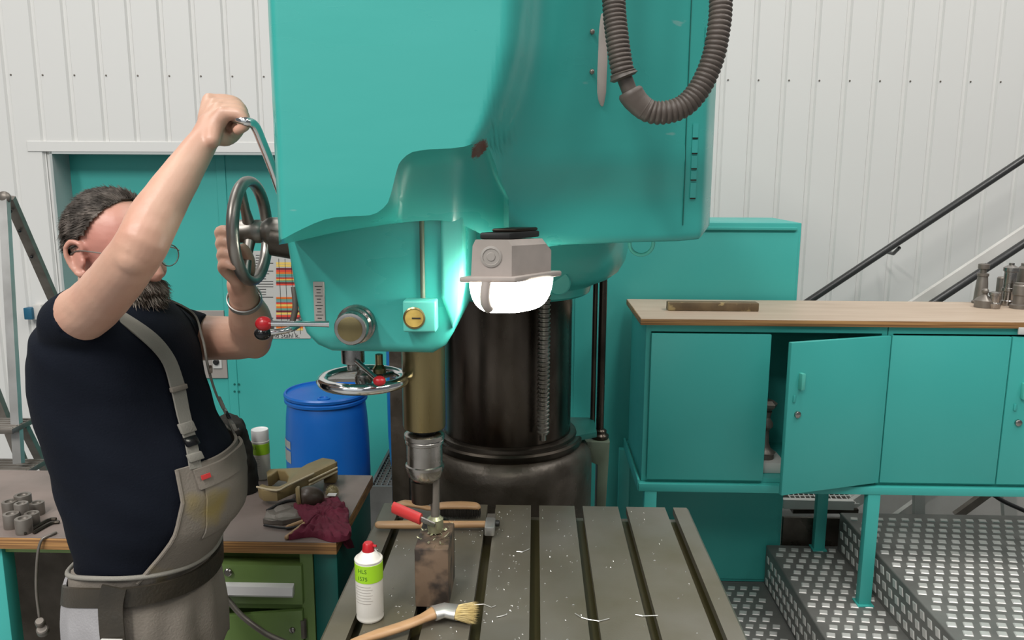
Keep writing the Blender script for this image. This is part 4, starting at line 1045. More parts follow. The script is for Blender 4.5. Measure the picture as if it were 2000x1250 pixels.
# round brown mallet head with beige brush wheel
mcn = benchpt(606, 993); mcn.z = ZB + .034
t = thing('ball_knob', (mcn.x, mcn.y, ZB), 'round dark brown rubber knob lying in front of the khaki casting', 'knob')
ball('knob', mcn, .0335, M['brownball'], t, 1.25, 1, 1, 28, 18)
lathe('ferrule', [(.030, 0), (.031, .006), (.026, .012)], mcn + Vector((-.024, -.004, .004)), M['khaki'], t, (-1, -.25, -.1), 28)
lathe('bore', [(.010, 0), (.010, .004), (.007, .005)], mcn + Vector((-.035, -.006, .004)), M['black'], t, (-1, -.25, -.1), 18)
wcn = benchpt(650, 975); wcn.z = ZB + .024
t = thing('wire_brush', (wcn.x, wcn.y, ZB), 'small round beige wire brush on the bench behind the rag', 'brush')
bm = bmesh.new()
for k in range(700):
    d_ = Vector((random.gauss(0, 1), random.gauss(0, 1), random.gauss(0, 1))).normalized(); 
    e_ = wcn + d_*.024*random.uniform(.8, 1.0); u, v = frame(d_); s_ = wcn + d_*.005
    A_ = [bm.verts.new(s_ + u*.0012), bm.verts.new(s_ + v*.0012), bm.verts.new(s_ - u*.001 - v*.001)]; T = bm.verts.new(e_)
    for k2 in range(3): bm.faces.new((A_[k2], A_[(k2+1) % 3], T))
finish(bm, 'bristles', M['bristle_olive'], t, 0, 'stuff')
ball('core', wcn, .017, M['bristle_olive'], t, u=14, v=8)
q = benchpt(650, 982)
o = box('white_block', q.x - .014, q.x + .012, q.y - .012, q.y + .008, ZB + .024, ZB + .0275, M['pale'], None, .001, 1, Matrix.Translation((0, 0, 0))); tag(o, 'small white card lying on the maroon rag, under the wire brush', 'card')

# maroon rag draped over the bench corner
rag = thing('rag', benchpt(630, 1020), 'crumpled maroon rag lying over the corner of the workbench', 'rag')
bm = bmesh.new(); nu, nv = 46, 40
cor = [(588, 1052), (700, 1062), (650, 985), (570, 992)]
out = [(566, 1056), (598, 1036), (574, 998), (598, 988), (640, 980), (668, 990), (680, 1006), (682, 1030), (684, 1052), (650, 1060), (610, 1050)]
cc = Vector(benchpt(632, 1020)); ring = [Vector(benchpt(*p)) for p in out]
nR = 18; nA = 88
rgc = catmull(ring + [ring[0]], 8)[:nA]
L = []
for i in range(nR + 1):
    s = i/nR; row = []
    for j in range(nA):
        p = cc + (rgc[j] - cc)*s
        h = .006 + .036*(1 - s)**.8*(.55 + .45*noise.noise(Vector((p.x*30, p.y*30, 0)))) + .020*abs(noise.noise(Vector((p.x*48 + 3, p.y*36, 2)))) * (1 - .3*s) + .010*abs(math.sin(j*.72 + s*2.5))*s
        row.append(bm.verts.new((p.x + .004*noise.noise(p*90), p.y, ZB + .0015 + max(h, .0))))
    L.append(row)
for i in range(nR):
    for j in range(nA):
        k = (j + 1) % nA
        if i == 0: continue
        bm.faces.new((L[i][j], L[i][k], L[i+1][k], L[i+1][j]))
cv = bm.verts.new((cc.x, cc.y, ZB + .045))
for v in L[0]: bm.verts.remove(v)
for j in range(nA): bm.faces.new((cv, L[1][j], L[1][(j+1) % nA]))
base = [bm.verts.new((v.co.x, v.co.y, ZB + .0008)) for v in L[nR]]
for j in range(nA): bm.faces.new((L[nR][j], base[j], base[(j+1) % nA], L[nR][(j+1) % nA]))
finish(bm, 'rag_heap', M['maroon'], rag, 70)
# hanging corner
rows = []
for i, (px, py) in enumerate([(664, 1038), (672, 1050), (679, 1060), (684, 1070)]):
    pass
hang = [[P(640, 1040, YF + .09), P(660, 1034, YF + .12), P(678, 1030, YF + .15)], [P(662, 1050, YF + .06), P(672, 1046, YF + .09), P(684, 1046, YF + .13)], [P(668, 1060, YF + .05), P(680, 1058, YF + .075), P(689, 1058, YF + .11)], [P(678, 1072, YF + .05), P(686, 1071, YF + .07), P(692, 1069, YF + .10)]]
for row in hang[:1]:
    for p in row: p.z = ZB + .010
for row in hang[1:]:
    for p in row: p.x = max(p.x, XB + .004)
g = []
for j in range(3):
    g.append(catmull([hang[i][j] for i in range(4)], 6))
bm = bmesh.new(); n1 = len(g[0]); gr = []
for i in range(n1):
    line = catmull([g[0][i], g[1][i], g[2][i]], 6); 
    line = [p + Vector((.004*math.sin(k*1.5), 0, .0)) for k, p in enumerate(line)]
    gr.append([bm.verts.new(p) for p in line])
for i in range(n1 - 1):
    for k in range(len(gr[0]) - 1): bm.faces.new((gr[i][k], gr[i][k+1], gr[i+1][k+1], gr[i+1][k]))
r_ = bmesh.ops.solidify(bm, geom=bm.faces[:], thickness=.003)
finish(bm, 'hanging_corner', M['maroon'], rag, 70)

# foil-wrapped tool roll with wooden sticks
t = thing('tool_pouch', benchpt(555, 1015), 'flat grey metallic pouch lying left of the maroon rag', 'pouch')
po = [(514, 1024), (522, 1004), (560, 994), (604, 1002), (602, 1018), (552, 1027)]
bm = bmesh.new(); b_prism(bm, [benchpt(*p) for p in po], lambda p: Vector((p.x, p.y, ZB + .001)), lambda p: Vector((p.x, p.y, ZB + .014)), .002)
bmesh.ops.triangulate(bm, faces=bm.faces); bmesh.ops.subdivide_edges(bm, edges=bm.edges, cuts=3, use_grid_fill=True)
for v in bm.verts:
    if v.co.z > ZB + .006: v.co.z += .006*noise.noise(v.co*55)
finish(bm, 'pouch_body', M['dim'], t, 0)
tube('cord', [benchpt(522, 1006) + EZ*.012, benchpt(560, 992) + EZ*.02, benchpt(600, 988) + EZ*.016], .005, M['black'], t, 8, 4)
tube('dark_lever', [benchpt(516, 1030) + EZ*.006, benchpt(560, 1036) + EZ*.006, benchpt(590, 1030) + EZ*.006], .0035, M['black'], t, 8, 3)
for a, b, lb in (((562, 1034), (608, 1018), 'short tan wooden stick half under the maroon rag, next to the pouch'), ((560, 1054), (604, 1022), 'longer tan wooden stick pointing to the bench edge, under the maroon rag')):
    p0, p1 = benchpt(*a) + EZ*.006, benchpt(*b) + EZ*.008
    o = tube('wooden_stick', [p0, p1], .006, M['wood'], None, 12, 0, True); tag(o, lb, 'stick', 'wooden sticks by the rag')

# blue barrels
def barrel(c, r, h, label):
    t = thing('barrel', c, label, 'barrel', 'blue plastic barrels')
    lathe('barrel_body', [(r*.86, 0), (r*.93, .012), (r*.97, .06), (r*1.0, h*.2), (r*1.01, h*.5), (r*1.0, h*.72), (r*.965, h*.86), (r*.93, h*.935), (r*.90, h*.955)], c, M['blue'], t, seg=56)
    lathe('lid_ring', [(r*.90, h*.945), (r*.985, h*.948), (r*.99, h*.962), (r*.95, h*.970), (r*.99, h*.976), (r*1.0, h*.99), (r*.975, h), (r*.94, h), (r*.925, h*.988)], c, M['blue'], t, seg=56)
    lid = lathe('lid', [(r*.93, h*.970), (r*.93, h*.990), (r*.90, h*.986), (r*.5, h*.986)], c, M['blue'], t, seg=56)
    lathe('bung', [(.028, h*.985), (.028, h*.995), (.020, h*.997), (.018, h*.990)], c + Vector((.02, -r*.62, 0)), M['blue'], lid, seg=24)
    return t
yb1 = 3.60; c = Vector((P(640, 850, yb1).x, yb1, .0008))
rb = (P(720, 850, yb1).x - P(560, 850, yb1).x)/2/1.01
t = barrel(c, rb, P(640, 762, yb1).z, 'blue plastic barrel with flat lid behind the workbench')
for (y0, y1) in ((851, 866), (870, 893)):
    za, zb = P(565, y1, yb1 - .05).z, P(565, y0, yb1 - .05).z; r2 = rb*1.013
    bm = bmesh.new(); gA = []
    for a_ in (-80, -68, -56, -44): gA.append([bm.verts.new((c.x + math.sin(R(a_))*r2, c.y - math.cos(R(a_))*r2, z)) for z in (za, zb)])
    for i in range(3): bm.faces.new((gA[i][0], gA[i+1][0], gA[i+1][1], gA[i][1]))
    bmesh.ops.solidify(bm, geom=bm.faces[:], thickness=.001); finish(bm, 'paper_label', M['pale'], t, 0)
# sump with grating and the second barrel on it
zs_ = .42; ys = PZ(730, 950, zs_).y; xs_ = P(720, 950, ys).x
t = thing('sump_pallet', (xs_ + .2, ys + .25, 0), 'grey steel sump pallet with grating, right of the workbench', 'sump pallet')
bm = bmesh.new(); xs1 = xs_ + .50; ys1 = ys + .50
b_box(bm, xs_, xs1, ys, ys + .012, .004, zs_); b_box(bm, xs_, xs1, ys1 - .012, ys1, .004, zs_); b_box(bm, xs_, xs_ + .012, ys + .012, ys1 - .012, .004, zs_); b_box(bm, xs1 - .012, xs1, ys + .012, ys1 - .012, .004, zs_); b_box(bm, xs_ + .012, xs1 - .012, ys + .012, ys1 - .012, .004, .03)
finish(bm, 'tray', M['greycrate'], t, 0)
bm = bmesh.new(); k = xs_ + .02
while k < xs1 - .02: b_box(bm, k, k + .006, ys + .013, ys1 - .013, zs_ - .035, zs_ - .008); k += .026
k = ys + .03
while k < ys1 - .02: b_box(bm, xs_ + .013, xs1 - .013, k, k + .004, zs_ - .024, zs_ - .008); k += .034
finish(bm, 'grating', M['greycrate'], t, 0, 'stuff')
yb2 = ys + .25
barrel(Vector((xs_ + .255, yb2, zs_ - .0075)), .205, .86, 'blue plastic barrel standing on the grey sump, behind the chuck')

# aluminium step ladder at the far left
YL0, YL1 = 2.92, 3.55
t = thing('step_ladder', P(30, 900, 3.1), 'aluminium step ladder leaning open at the left behind the man', 'ladder')
def strut(name, a, b, w, dpt, m=M['alu'], parent=t):
    d = (b - a).normalized(); s = Vector((1, 0, 0)); s = (s - d*d.x).normalized(); f = d.cross(s)
    bm = bmesh.new(); b_rings(bm, [[p + s*w + f*dpt, p - s*w + f*dpt, p - s*w - f*dpt, p + s*w - f*dpt] for p in (a, b)]); return finish(bm, name, m, parent, 20)
topp = P(8, 386, 3.15)
strut('front_rail', topp, P(37, 905, YL0), .0165, .012)
b = P(100, 585, 3.5); e = topp + (b - topp)*2.45
strut('rear_rail', topp + Vector((.0, .03, 0)), e, .020, .012, M['dim'])
ball('top_joint', topp, .028, M['dim'], t, 1, .6, .9, 12, 8)
strut('rear_rail', P(-60, 640, 3.3), P(72, 975, 3.5), .020, .014, M['dim'])
strut('lower_brace', P(45, 830, 3.0), P(95, 930, 3.3), .016, .012, M['dim'])
for y, x0, x1 in ((830, -60, 36), (912, -60, 62)):
    a, b = P(x0, y, YL0 + .01), P(x1, y, YL0 + .01)
    box('step', a.x, b.x, a.y - .04, a.y + .10, a.z - .022, a.z, M['dim'], t, .003)
    bm = bmesh.new()
    for k in range(5): b_box(bm, a.x + .004, b.x - .004, a.y - .035 + k*.028, a.y - .025 + k*.028, a.z - .0005, a.z + .0022)
    finish(bm, 'step_ribs', M['dim'], t, 0)
for f in (.12, .3, .55): ball('rivet', topp.lerp(b := P(100, 585, 3.5), f) + Vector((0, -.0, .0)), .007, M['black'], t, u=8, v=6)
# ================================================================== THE MAN
YM = 1.62
man = thing('person', (-.79, YM, 0), 'bearded man with glasses, navy T-shirt and grey bib overalls, turning the crank and handwheel', 'person')
RG = [(0.835, -0.839, 0.134, 0.165), (0.917, -0.841, 0.129, 0.162), (0.977, -0.842, 0.129, 0.162), (1.022, -0.829, 0.143, 0.166), (1.09, -0.813, 0.172, 0.178), (1.162, -0.815, 0.182, 0.182), (1.235, -0.829, 0.178, 0.182), (1.3, -0.852, 0.171, 0.18), (1.363, -0.8648, 0.1642, 0.1796), (1.428, -0.8656, 0.1574, 0.1862), (1.4786, -0.864, 0.142, 0.188), (1.514, -0.864, 0.116, 0.162), (1.5444, -0.862, 0.084, 0.11), (1.5676, -0.86, 0.066, 0.072)]
def tor(z):
    if z <= RG[0][0]: return RG[0][1:]
    for r0, r1 in zip(RG, RG[1:]):
        if z <= r1[0]:
            s = (z - r0[0])/(r1[0] - r0[0]); return tuple(r0[i] + (r1[i] - r0[i])*s for i in (1, 2, 3))
    return RG[-1][1:]
def tp_(z, th, o=0.0):                        # point on the trunk: th = 0 front, +90 the man's right side (towards the camera)
    x, a, b = tor(z); c, s = math.cos(R(th)), math.sin(R(th))
    return Vector((x + (a + o)*c, YM - (b + o)*s, z))
def nrm(z, th):
    x, a, b = tor(z); return Vector((math.cos(R(th))/a, -math.sin(R(th))/b, 0)).normalized()
def trunk(bm, o, z0, z1, n=48, steps=26):
    rr = []
    for k in range(steps + 1):
        z = z0 + (z1 - z0)*k/steps; rr.append([tp_(z, 360*j/n, o) for j in range(n)])
    b_rings(bm, rr)
# ---- head frame
HC = P(228, 490, 1.625); HY = R(-24)
fv = Vector((math.cos(HY), math.sin(HY), -.03)).normalized(); sv = Vector((math.sin(HY), -math.cos(HY), 0)).normalized(); uv = sv.cross(fv); uv = uv if uv.z > 0 else -uv
HM = Matrix(((fv.x, sv.x, uv.x, HC.x), (fv.y, sv.y, uv.y, HC.y), (fv.z, sv.z, uv.z, HC.z), (0, 0, 0, 1)))
def H(f, s, u): return HM @ Vector((f, s, u))
H3 = HM.to_3x3()
bm = bmesh.new()
trunk(bm, -.016, .86, 1.568)
b_ball(bm, H(-.012, 0, .030), 1, .094, .076, .086, 28, 18, H3)
b_ball(bm, H(.026, 0, -.028), 1, .063, .064, .092, 24, 16, H3)
b_ball(bm, H(.040, 0, -.085), 1, .044, .047, .040, 20, 14, H3)
b_tube(bm, [H(.083, 0, .012), H(.097, 0, -.012), H(.112, 0, -.038), H(.100, 0, -.046)], [.009, .011, .0145, .010], 14, None, True, 3)
for s in (-1, 1):
    b_ball(bm, H(.098, .011*s, -.042), .0095, u=12, v=8)
    b_tube(bm, [H(.080, .012*s, .020), H(.082, .035*s, .024), H(.064, .056*s, .014)], [.010, .011, .009], 10, None, True, 3)
    b_ball(bm, H(.064, .040*s, -.036), 1, .022, .020, .022, 14, 10, H3)
    # ear: shell, rim and lobe
    b_ball(bm, H(-.012, .077*s, -.012), 1, .017, .006, .030, 16, 10, H3)
    ep = [H(.004, .078*s, .006), H(.0, .083*s, .020), H(-.018, .087*s, .024), H(-.032, .089*s, .010), H(-.031, .088*s, -.012), H(-.020, .084*s, -.032), H(-.006, .079*s, -.042), H(.002, .077*s, -.036)]
    b_tube(bm, ep, [.0045, .0050, .0052, .0052, .0048, .0050, .0065, .0050], 10, None, True, 3)
    b_tube(bm, [H(-.002, .078*s, -.005), H(.004, .079*s, -.014), H(.002, .079*s, -.022)], .005, 8, None, True, 2)
b_tube(bm, [H(.083, -.020, -.073), H(.091, 0, -.072), H(.083, .020, -.073)], [.006, .0085, .006], 10, None, True, 3)
b_tube(bm, [H(.080, -.018, -.082), H(.087, 0, -.083), H(.080, .018, -.082)], [.006, .009, .006], 10, None, True, 3)
b_tube(bm, [H(-.022, 0, -.03), H(-.030, 0, -.08), Vector((-.855, YM, 1.545)), Vector((-.86, YM, 1.49))], [.056, .057, .062, .085], 24, None, False, 4)
# ---- right arm, raised to the crank
RS = P(136, 638, 1.50); RE = P(266, 494, 1.315); RW = P(398, 274, 1.42)
ra = [Vector((-.865, 1.57, 1.485)), RS, P(195, 585, 1.41), RE, P(300, 428, 1.335), P(350, 348, 1.375), RW, P(412, 246, 1.435)]
b_tube(bm, ra, [.060, .056, .048, .0415, .0415, .0335, .0245, .024], 22, None, True, 6)
b_ball(bm, P(262, 502, 1.30), .030)
def finger(bm, pts, r):
    b_tube(bm, pts, r, 12, None, True, 4)
def mix(a, b, s): return tuple(a[i] + (b[i] - a[i])*s for i in range(3))
pl = []
for k in range(4):
    s = k/3
    mcp = P(*mix((410, 196, 1.492), (437, 222, 1.426), s)); pip = P(*mix((456, 198, 1.498), (474, 224, 1.424), s)); dip = P(*mix((472, 220, 1.494), (480, 243, 1.424), s)); tip = P(*mix((454, 238, 1.486), (464, 255, 1.426), s))
    sh = (1, 1.06, 1.0, .86)[k]; pip = mcp + (pip - mcp)*sh
    finger(bm, [mcp, pip, dip, tip], [.0125, .0108, .0098, .0086]); pl.append(mcp)
    b_tube(bm, [RW + (P(*mix((402, 268, 1.435), (414, 274, 1.405), s)) - RW), mcp.lerp(RW, .45), mcp], [.015, .0165, .0140], 12, None, True, 3)
b_ball(bm, P(443, 242, 1.468), .017); b_ball(bm, P(430, 236, 1.468), .022); b_ball(bm, P(452, 250, 1.462), .012)
finger(bm, [P(418, 262, 1.43), P(438, 272, 1.445), P(456, 266, 1.462), P(470, 250, 1.468)], [.015, .0135, .0115, .0095])
# ---- left arm, hand on the wheel
LW = P(476, 578, 1.635)
la = [Vector((-.855, 1.70, 1.475)), P(345, 655, 1.795), P(415, 660, 1.80), P(487, 655, 1.775), P(488, 622, 1.71), P(481, 598, 1.665), LW, P(470, 556, 1.61)]
b_tube(bm, la, [.058, .056, .051, .049, .045, .036, .029, .028], 22, None, True, 6)
b_ball(bm, P(497, 668, 1.78), .038)
for k in range(4):
    yk = 456 + k*22; s = k/3
    mcp = P(455 + 2*k, yk + 26, 1.575 - .004*k); pip = P(430 + 2*k, yk + 2, 1.535); dip = P(436 + 2*k, yk - 7, 1.505); tip = P(453 + k, yk - 2, 1.497)
    finger(bm, [mcp, pip, dip, tip], [.0125, .0112, .0100, .0088])
    b_tube(bm, [LW, mcp.lerp(LW, .45), mcp], [.017, .0165, .0135], 12, None, True, 3)
finger(bm, [P(476, 555, 1.60), P(486, 525, 1.575), P(484, 500, 1.55), P(474, 484, 1.53)], [.015, .0135, .0115, .0095])
body = fuse('body', bm, M['skin'], man, .0036, 4, lambda p: .0008*noise.noise(p*38))
_nt = M['skin'].node_tree; _N = _nt.nodes; _L = _nt.links; _b = _N['Principled BSDF']; _src = _b.inputs['Base Color'].links[0].from_socket
_tc = _N.new('ShaderNodeTexCoord'); _v = _N.new('ShaderNodeVectorMath'); _v.operation = 'DISTANCE'; _v.inputs[1].default_value = H(.055, .045, .0) - off(man); _L.new(_tc.outputs['Object'], _v.inputs[0])
_mr = _N.new('ShaderNodeMapRange'); _mr.inputs[1].default_value = .055; _mr.inputs[2].default_value = .12; _mr.inputs[3].default_value = .8; _mr.inputs[4].default_value = 0; _L.new(_v.outputs['Value'], _mr.inputs[0])
_mx = _N.new('ShaderNodeMix'); _mx.data_type = 'RGBA'; _L.new(_src, _mx.inputs[6]); _mx.inputs[7].default_value = (.52, .215, .175, 1); _L.new(_mr.outputs[0], _mx.inputs[0]); _L.new(_mx.outputs[2], _b.inputs['Base Color'])
# ---- eyes, spectacles
for s in (-1, 1):
    ball('eye', H(.071, .032*s, .001), .0135, M['white_eye'], man, u=14, v=10)
    ball('iris', H(.0815, .032*s, .001), .0045, M['black'], man, u=10, v=8)
gl = bpy.data.objects.new('spectacles', None); COL.objects.link(gl); gl.parent = man; gl.location = H(.1, 0, 0) - off(man)
for s in (-1, 1):
    bm = bmesh.new(); c = H(.108, .036*s, -.004); ax = (fv + sv*s*.12).normalized(); a, b = frame(ax); rr = []
    for i in range(32):
        t0 = 2*PI*i/32; d = (a*math.cos(t0)*1.12 + b*math.sin(t0)*.92); 
        rr.append([c + d*(.0235 + .0012*math.cos(2*PI*j/6)) + ax*.0012*math.sin(2*PI*j/6) for j in range(6)])
    b_rings(bm, rr, False, True); finish(bm, 'rim', M['dim'], gl, 60)
    bm = bmesh.new(); A_ = [bm.verts.new(c + (a*math.cos(2*PI*i/24)*1.12 + b*math.sin(2*PI*i/24)*.92)*.0232) for i in range(24)]; bm.faces.new(A_)
    bmesh.ops.solidify(bm, geom=bm.faces[:], thickness=.0012); finish(bm, 'lens', M['glass'], gl, 0)
    tube('temple', [H(.106, .062*s, .004), H(.07, .079*s, .006), H(-.002, .0825*s, .007), H(-.026, .083*s, -.002)], .0014, M['dim'], gl, 6, 4)
tube('bridge', [H(.110, -.012, .002), H(.114, 0, .005), H(.110, .012, .002)], .0013, M['dim'], gl, 6, 3)
# ---- hair and beard: a matted base with strands
def strands(bm, roots, ln, r, grav, curl):
    for p, d in roots:
        L_ = ln*random.uniform(.6, 1.2); pts = []; q = p.copy(); dd = d.copy()
        for k in range(3):
            pts.append(q.copy()); dd = (dd + Vector((0, 0, -grav)) + Vector((random.gauss(0, curl), random.gauss(0, curl), random.gauss(0, curl)))).normalized(); q = q + dd*L_/2
        rings = []
        for k, c in enumerate(pts):
            u, v = frame(dd); rk = r*(1, .8, .15)[k]
            rings.append([bm.verts.new(c + u*rk), bm.verts.new(c + v*rk), bm.verts.new(c - (u + v)*rk*.7)])
        for k in range(2):
            for j in range(3): bm.faces.new((rings[k][j], rings[k][(j+1) % 3], rings[k+1][(j+1) % 3], rings[k+1][j]))
def sph(n):
    for i in range(n):
        u = 1 - 2*(i + .5)/n; t0 = i*2.399963; s = math.sqrt(1 - u*u); yield s*math.cos(t0), s*math.sin(t0), u
def is_hair(f, s, u):
    if u < -.62: return False
    if f > -.12 and u < .08 - .25*(f < .1): return False
    return f < .20 + .42*max(0, u) and not (f > -.42 and u < -.18)
bm = bmesh.new(); cH = Vector((-.014, 0, .030)); ra_ = (.094, .0765, .088); vs = {}
vv = b_ball(bm, (0, 0, 0), 1, 1, 1, 1, 120, 80)
for v in list(bm.verts):
    pass
dead = [f for f in bm.faces if not is_hair(*f.calc_center_median())]
bmesh.ops.delete(bm, geom=dead, context='FACES')
for v in bm.verts:
    d = v.co.normalized(); k = 1.055 + .02*noise.noise(Vector(d)*6)
    v.co = HM @ (cH + Vector((d.x*ra_[0], d.y*ra_[1], d.z*ra_[2]))*k)
bmesh.ops.solidify(bm, geom=bm.faces[:], thickness=.003)
roots = []
random.seed(11)
for f, s, u in sph(15000):
    if not is_hair(f, s, u): continue
    d = Vector((f, s, u)); p = HM @ (cH + Vector((f*ra_[0], s*ra_[1], u*ra_[2]))*1.07)
    nd = (H3 @ d).normalized(); tang = H3 @ Vector((-.9, .25*s, -.45 + .4*u)); 
    tang = tang - nd*tang.dot(nd); tang.normalize(); wv = noise.noise(p*60); roots.append((p, (nd*(.24 + .22*wv) + tang + sv*.35*wv).normalized()))
strands(bm, roots, .021, .0008, .06, .09)
finish(bm, 'hair', M['hair'], man, 60, recalc=False)
def is_beard(f, s, u): return f > -.35 and u < .42 and not (f > .75 and abs(s) < .34 and -.02 < u < .26)
bm = bmesh.new(); cB = Vector((.030, 0, -.078)); rb_ = (.062, .060, .056)
b_ball(bm, (0, 0, 0), 1, 1, 1, 1, 40, 28)
bmesh.ops.delete(bm, geom=[f for f in bm.faces if not is_beard(*f.calc_center_median())], context='FACES')
for v in bm.verts:
    d = v.co.normalized(); k = 1.06 + .06*noise.noise(Vector(d)*7)
    v.co = HM @ (cB + Vector((d.x*rb_[0], d.y*rb_[1], d.z*rb_[2]))*k)
bmesh.ops.solidify(bm, geom=bm.faces[:], thickness=.006)
roots = []
for f, s, u in sph(4200):
    if not is_beard(f, s, u): continue
    d = Vector((f, s, u)); p = HM @ (cB + Vector((f*rb_[0], s*rb_[1], u*rb_[2]))*1.03)
    roots.append((p, (H3 @ Vector((f*.7 + .1, s*.6, u*.4 - .65))).normalized()))
for i in range(500):
    s = random.uniform(-1, 1); p = H(.092 - .018*s*s, .030*s, -.056 - .008*abs(s)); roots.append((p, (H3 @ Vector((.5, .5*s, -.7))).normalized()))
strands(bm, roots, .024, .0012, .18, .2)
finish(bm, 'beard', M['beard'], man, 60, recalc=False)
# ---- T-shirt
bm = bmesh.new()
trunk(bm, 0, .93, 1.556)
b_tube(bm, [Vector((-.868, 1.60, 1.488)), Vector((-.870, 1.525, 1.482)), P(140, 638, 1.49), P(168, 614, 1.452)], [.068, .062, .059, .059], 28, None, False, 5)
b_tube(bm, [Vector((-.858, 1.66, 1.478)), P(322, 652, 1.775), P(396, 664, 1.79)], [.070, .068, .060], 28, None, False, 6)
fold = lambda p: .005*noise.noise(Vector((p.x*9, p.y*9, p.z*5))) + .0045*noise.noise(Vector((p.x*5 + 7, p.y*5 - p.z*3, p.z*19 + p.x*9)))
fuse('t_shirt', bm, M['navy'], man, .0065, 5, fold)
# ---- overalls: bib
def patch(name, m, zs, th0, th1, o, thick, n=24, parent=man, wr=.002):
    bm = bmesh.new(); A_ = []; B_ = []
    for z in zs:
        a0, a1 = th0(z), th1(z)
        pa = [tp_(z, a0 + (a1 - a0)*j/n, o) for j in range(n + 1)]; pb = [tp_(z, a0 + (a1 - a0)*j/n, o + thick) for j in range(n + 1)]
        w = [nrm(z, a0 + (a1 - a0)*j/n)*wr*noise.noise(pa[j]*14) for j in range(n + 1)]
        A_.append([bm.verts.new(p + q) for p, q in zip(pa, w)]); B_.append([bm.verts.new(p + q) for p, q in zip(pb, w)])
    m_ = len(zs)
    for i in range(m_ - 1):
        for j in range(n):
            bm.faces.new((B_[i][j], B_[i][j+1], B_[i+1][j+1], B_[i+1][j])); bm.faces.new((A_[i][j], A_[i+1][j], A_[i+1][j+1], A_[i][j+1]))
        bm.faces.new((A_[i][0], B_[i][0], B_[i+1][0], A_[i+1][0])); bm.faces.new((A_[i][n], A_[i+1][n], B_[i+1][n], B_[i][n]))
    for j in range(n):
        bm.faces.new((A_[0][j], A_[0][j+1], B_[0][j+1], B_[0][j])); bm.faces.new((A_[-1][j], B_[-1][j], B_[-1][j+1], A_[-1][j+1]))
    return finish(bm, name, m, parent, 50)
zsb = [1.0 + (1.228 - 1.0)*k/16 for k in range(17)]
def edge(z): return interp([(.98, 72), (1.01, 65), (1.055, 57), (1.11, 51), (1.165, 47), (1.228, 45)], z)
bib = patch('bib', M['overall'], zsb, edge, lambda z: -edge(z), .004, .006, 40)
fl_ = patch('pocket_flap', M['overall'], [1.180 + .040*k/6 for k in range(7)], lambda z: 36, lambda z: -30, .010, .007, 24, bib, .006)
patch('bib_pocket', M['overall'], [1.07 + .115*k/8 for k in range(9)], lambda z: 33, lambda z: -28, .0105, .004, 24, bib, .003)
patch('red_tab', M['redhandle'], [1.199, 1.203, 1.208], lambda z: 34, lambda z: 28, .0185, .002, 4, fl_, 0)
zse = [1.0 + .228*k/14 for k in range(15)]
tube('bib_binding', [tp_(z, edge(z), .008) for z in zse], .0045, M['overall'], bib, 8)
# waistband and trousers
def waist(th): return 1.018 + (-.022 if math.cos(R(th)) > 0 else -.045)*math.cos(R(th))**2
bm = bmesh.new(); n = 64; rr = []
def tr_pt(z, th, o=0):
    x, a, b = tor(max(z, .835)); g = .012 + .012*sm(1.03, .93, z) if z < 1.03 else .012
    g = .010 + .010*sm(0, 1, (.985 - z)/.1)
    pl_ = .0045*math.sin(R(th)*13)*sm(0, 1, (.955 - z)/.08)
    c, s = math.cos(R(th)), math.sin(R(th)); return Vector((x + (a + g + o + pl_)*c, YM - (b + g + o + pl_)*s, z))
for k in range(15):
    s = k/14; rr.append([tr_pt(waist(360*j/n) + (.76 - waist(360*j/n))*s, 360*j/n) for j in range(n)])
b_rings(bm, rr)
for s in (-1, 1):
    b_tube(bm, [Vector((-.838, YM + s*.086, .80)), Vector((-.825, YM + s*.095, .52)), Vector((-.82, YM + s*.105, .06))], [.108, .088, .072], 28, (1, .85), False, 8)
trs = fuse('trousers', bm, M['overall'], man, .008, 2, lambda p: .006*noise.noise(Vector((p.x*12, p.y*12, p.z*4))) + .003*noise.noise(Vector((p.x*30, p.y*30, p.z*9))))
bm = bmesh.new(); pts = [tr_pt(waist(360*j/80) , 360*j/80, .001) for j in range(80)]
rr = tube_rings(pts + [pts[0], pts[1]], .0050, 10, (1, 1)); b_rings(bm, rr[1:-1], False, True); finish(bm, 'waistband', M['strap'], man, 60)
patch_z = [.74 + .222*k/8 for k in range(9)]
bm = bmesh.new(); gA = []; gB = []
for z in patch_z:
    t0 = 90 - (z - .77)*10; t1 = 172
    gA.append([bm.verts.new(tr_pt(z, t0 + (t1 - t0)*j/14, .004)) for j in range(15)]); gB.append([bm.verts.new(tr_pt(z, t0 + (t1 - t0)*j/14, .010)) for j in range(15)])
for i in range(8):
    for j in range(14):
        bm.faces.new((gA[i][j], gA[i+1][j], gA[i+1][j+1], gA[i][j+1])); bm.faces.new((gB[i][j], gB[i][j+1], gB[i+1][j+1], gB[i+1][j]))
    bm.faces.new((gA[i][0], gB[i][0], gB[i+1][0], gA[i+1][0])); bm.faces.new((gA[i][14], gA[i+1][14], gB[i+1][14], gB[i][14]))
for j in range(14):
    bm.faces.new((gA[0][j], gA[0][j+1], gB[0][j+1], gB[0][j])); bm.faces.new((gA[8][j], gB[8][j], gB[8][j+1], gA[8][j+1]))
finish(bm, 'hip_pocket', M['overall_pale'], trs, 40)
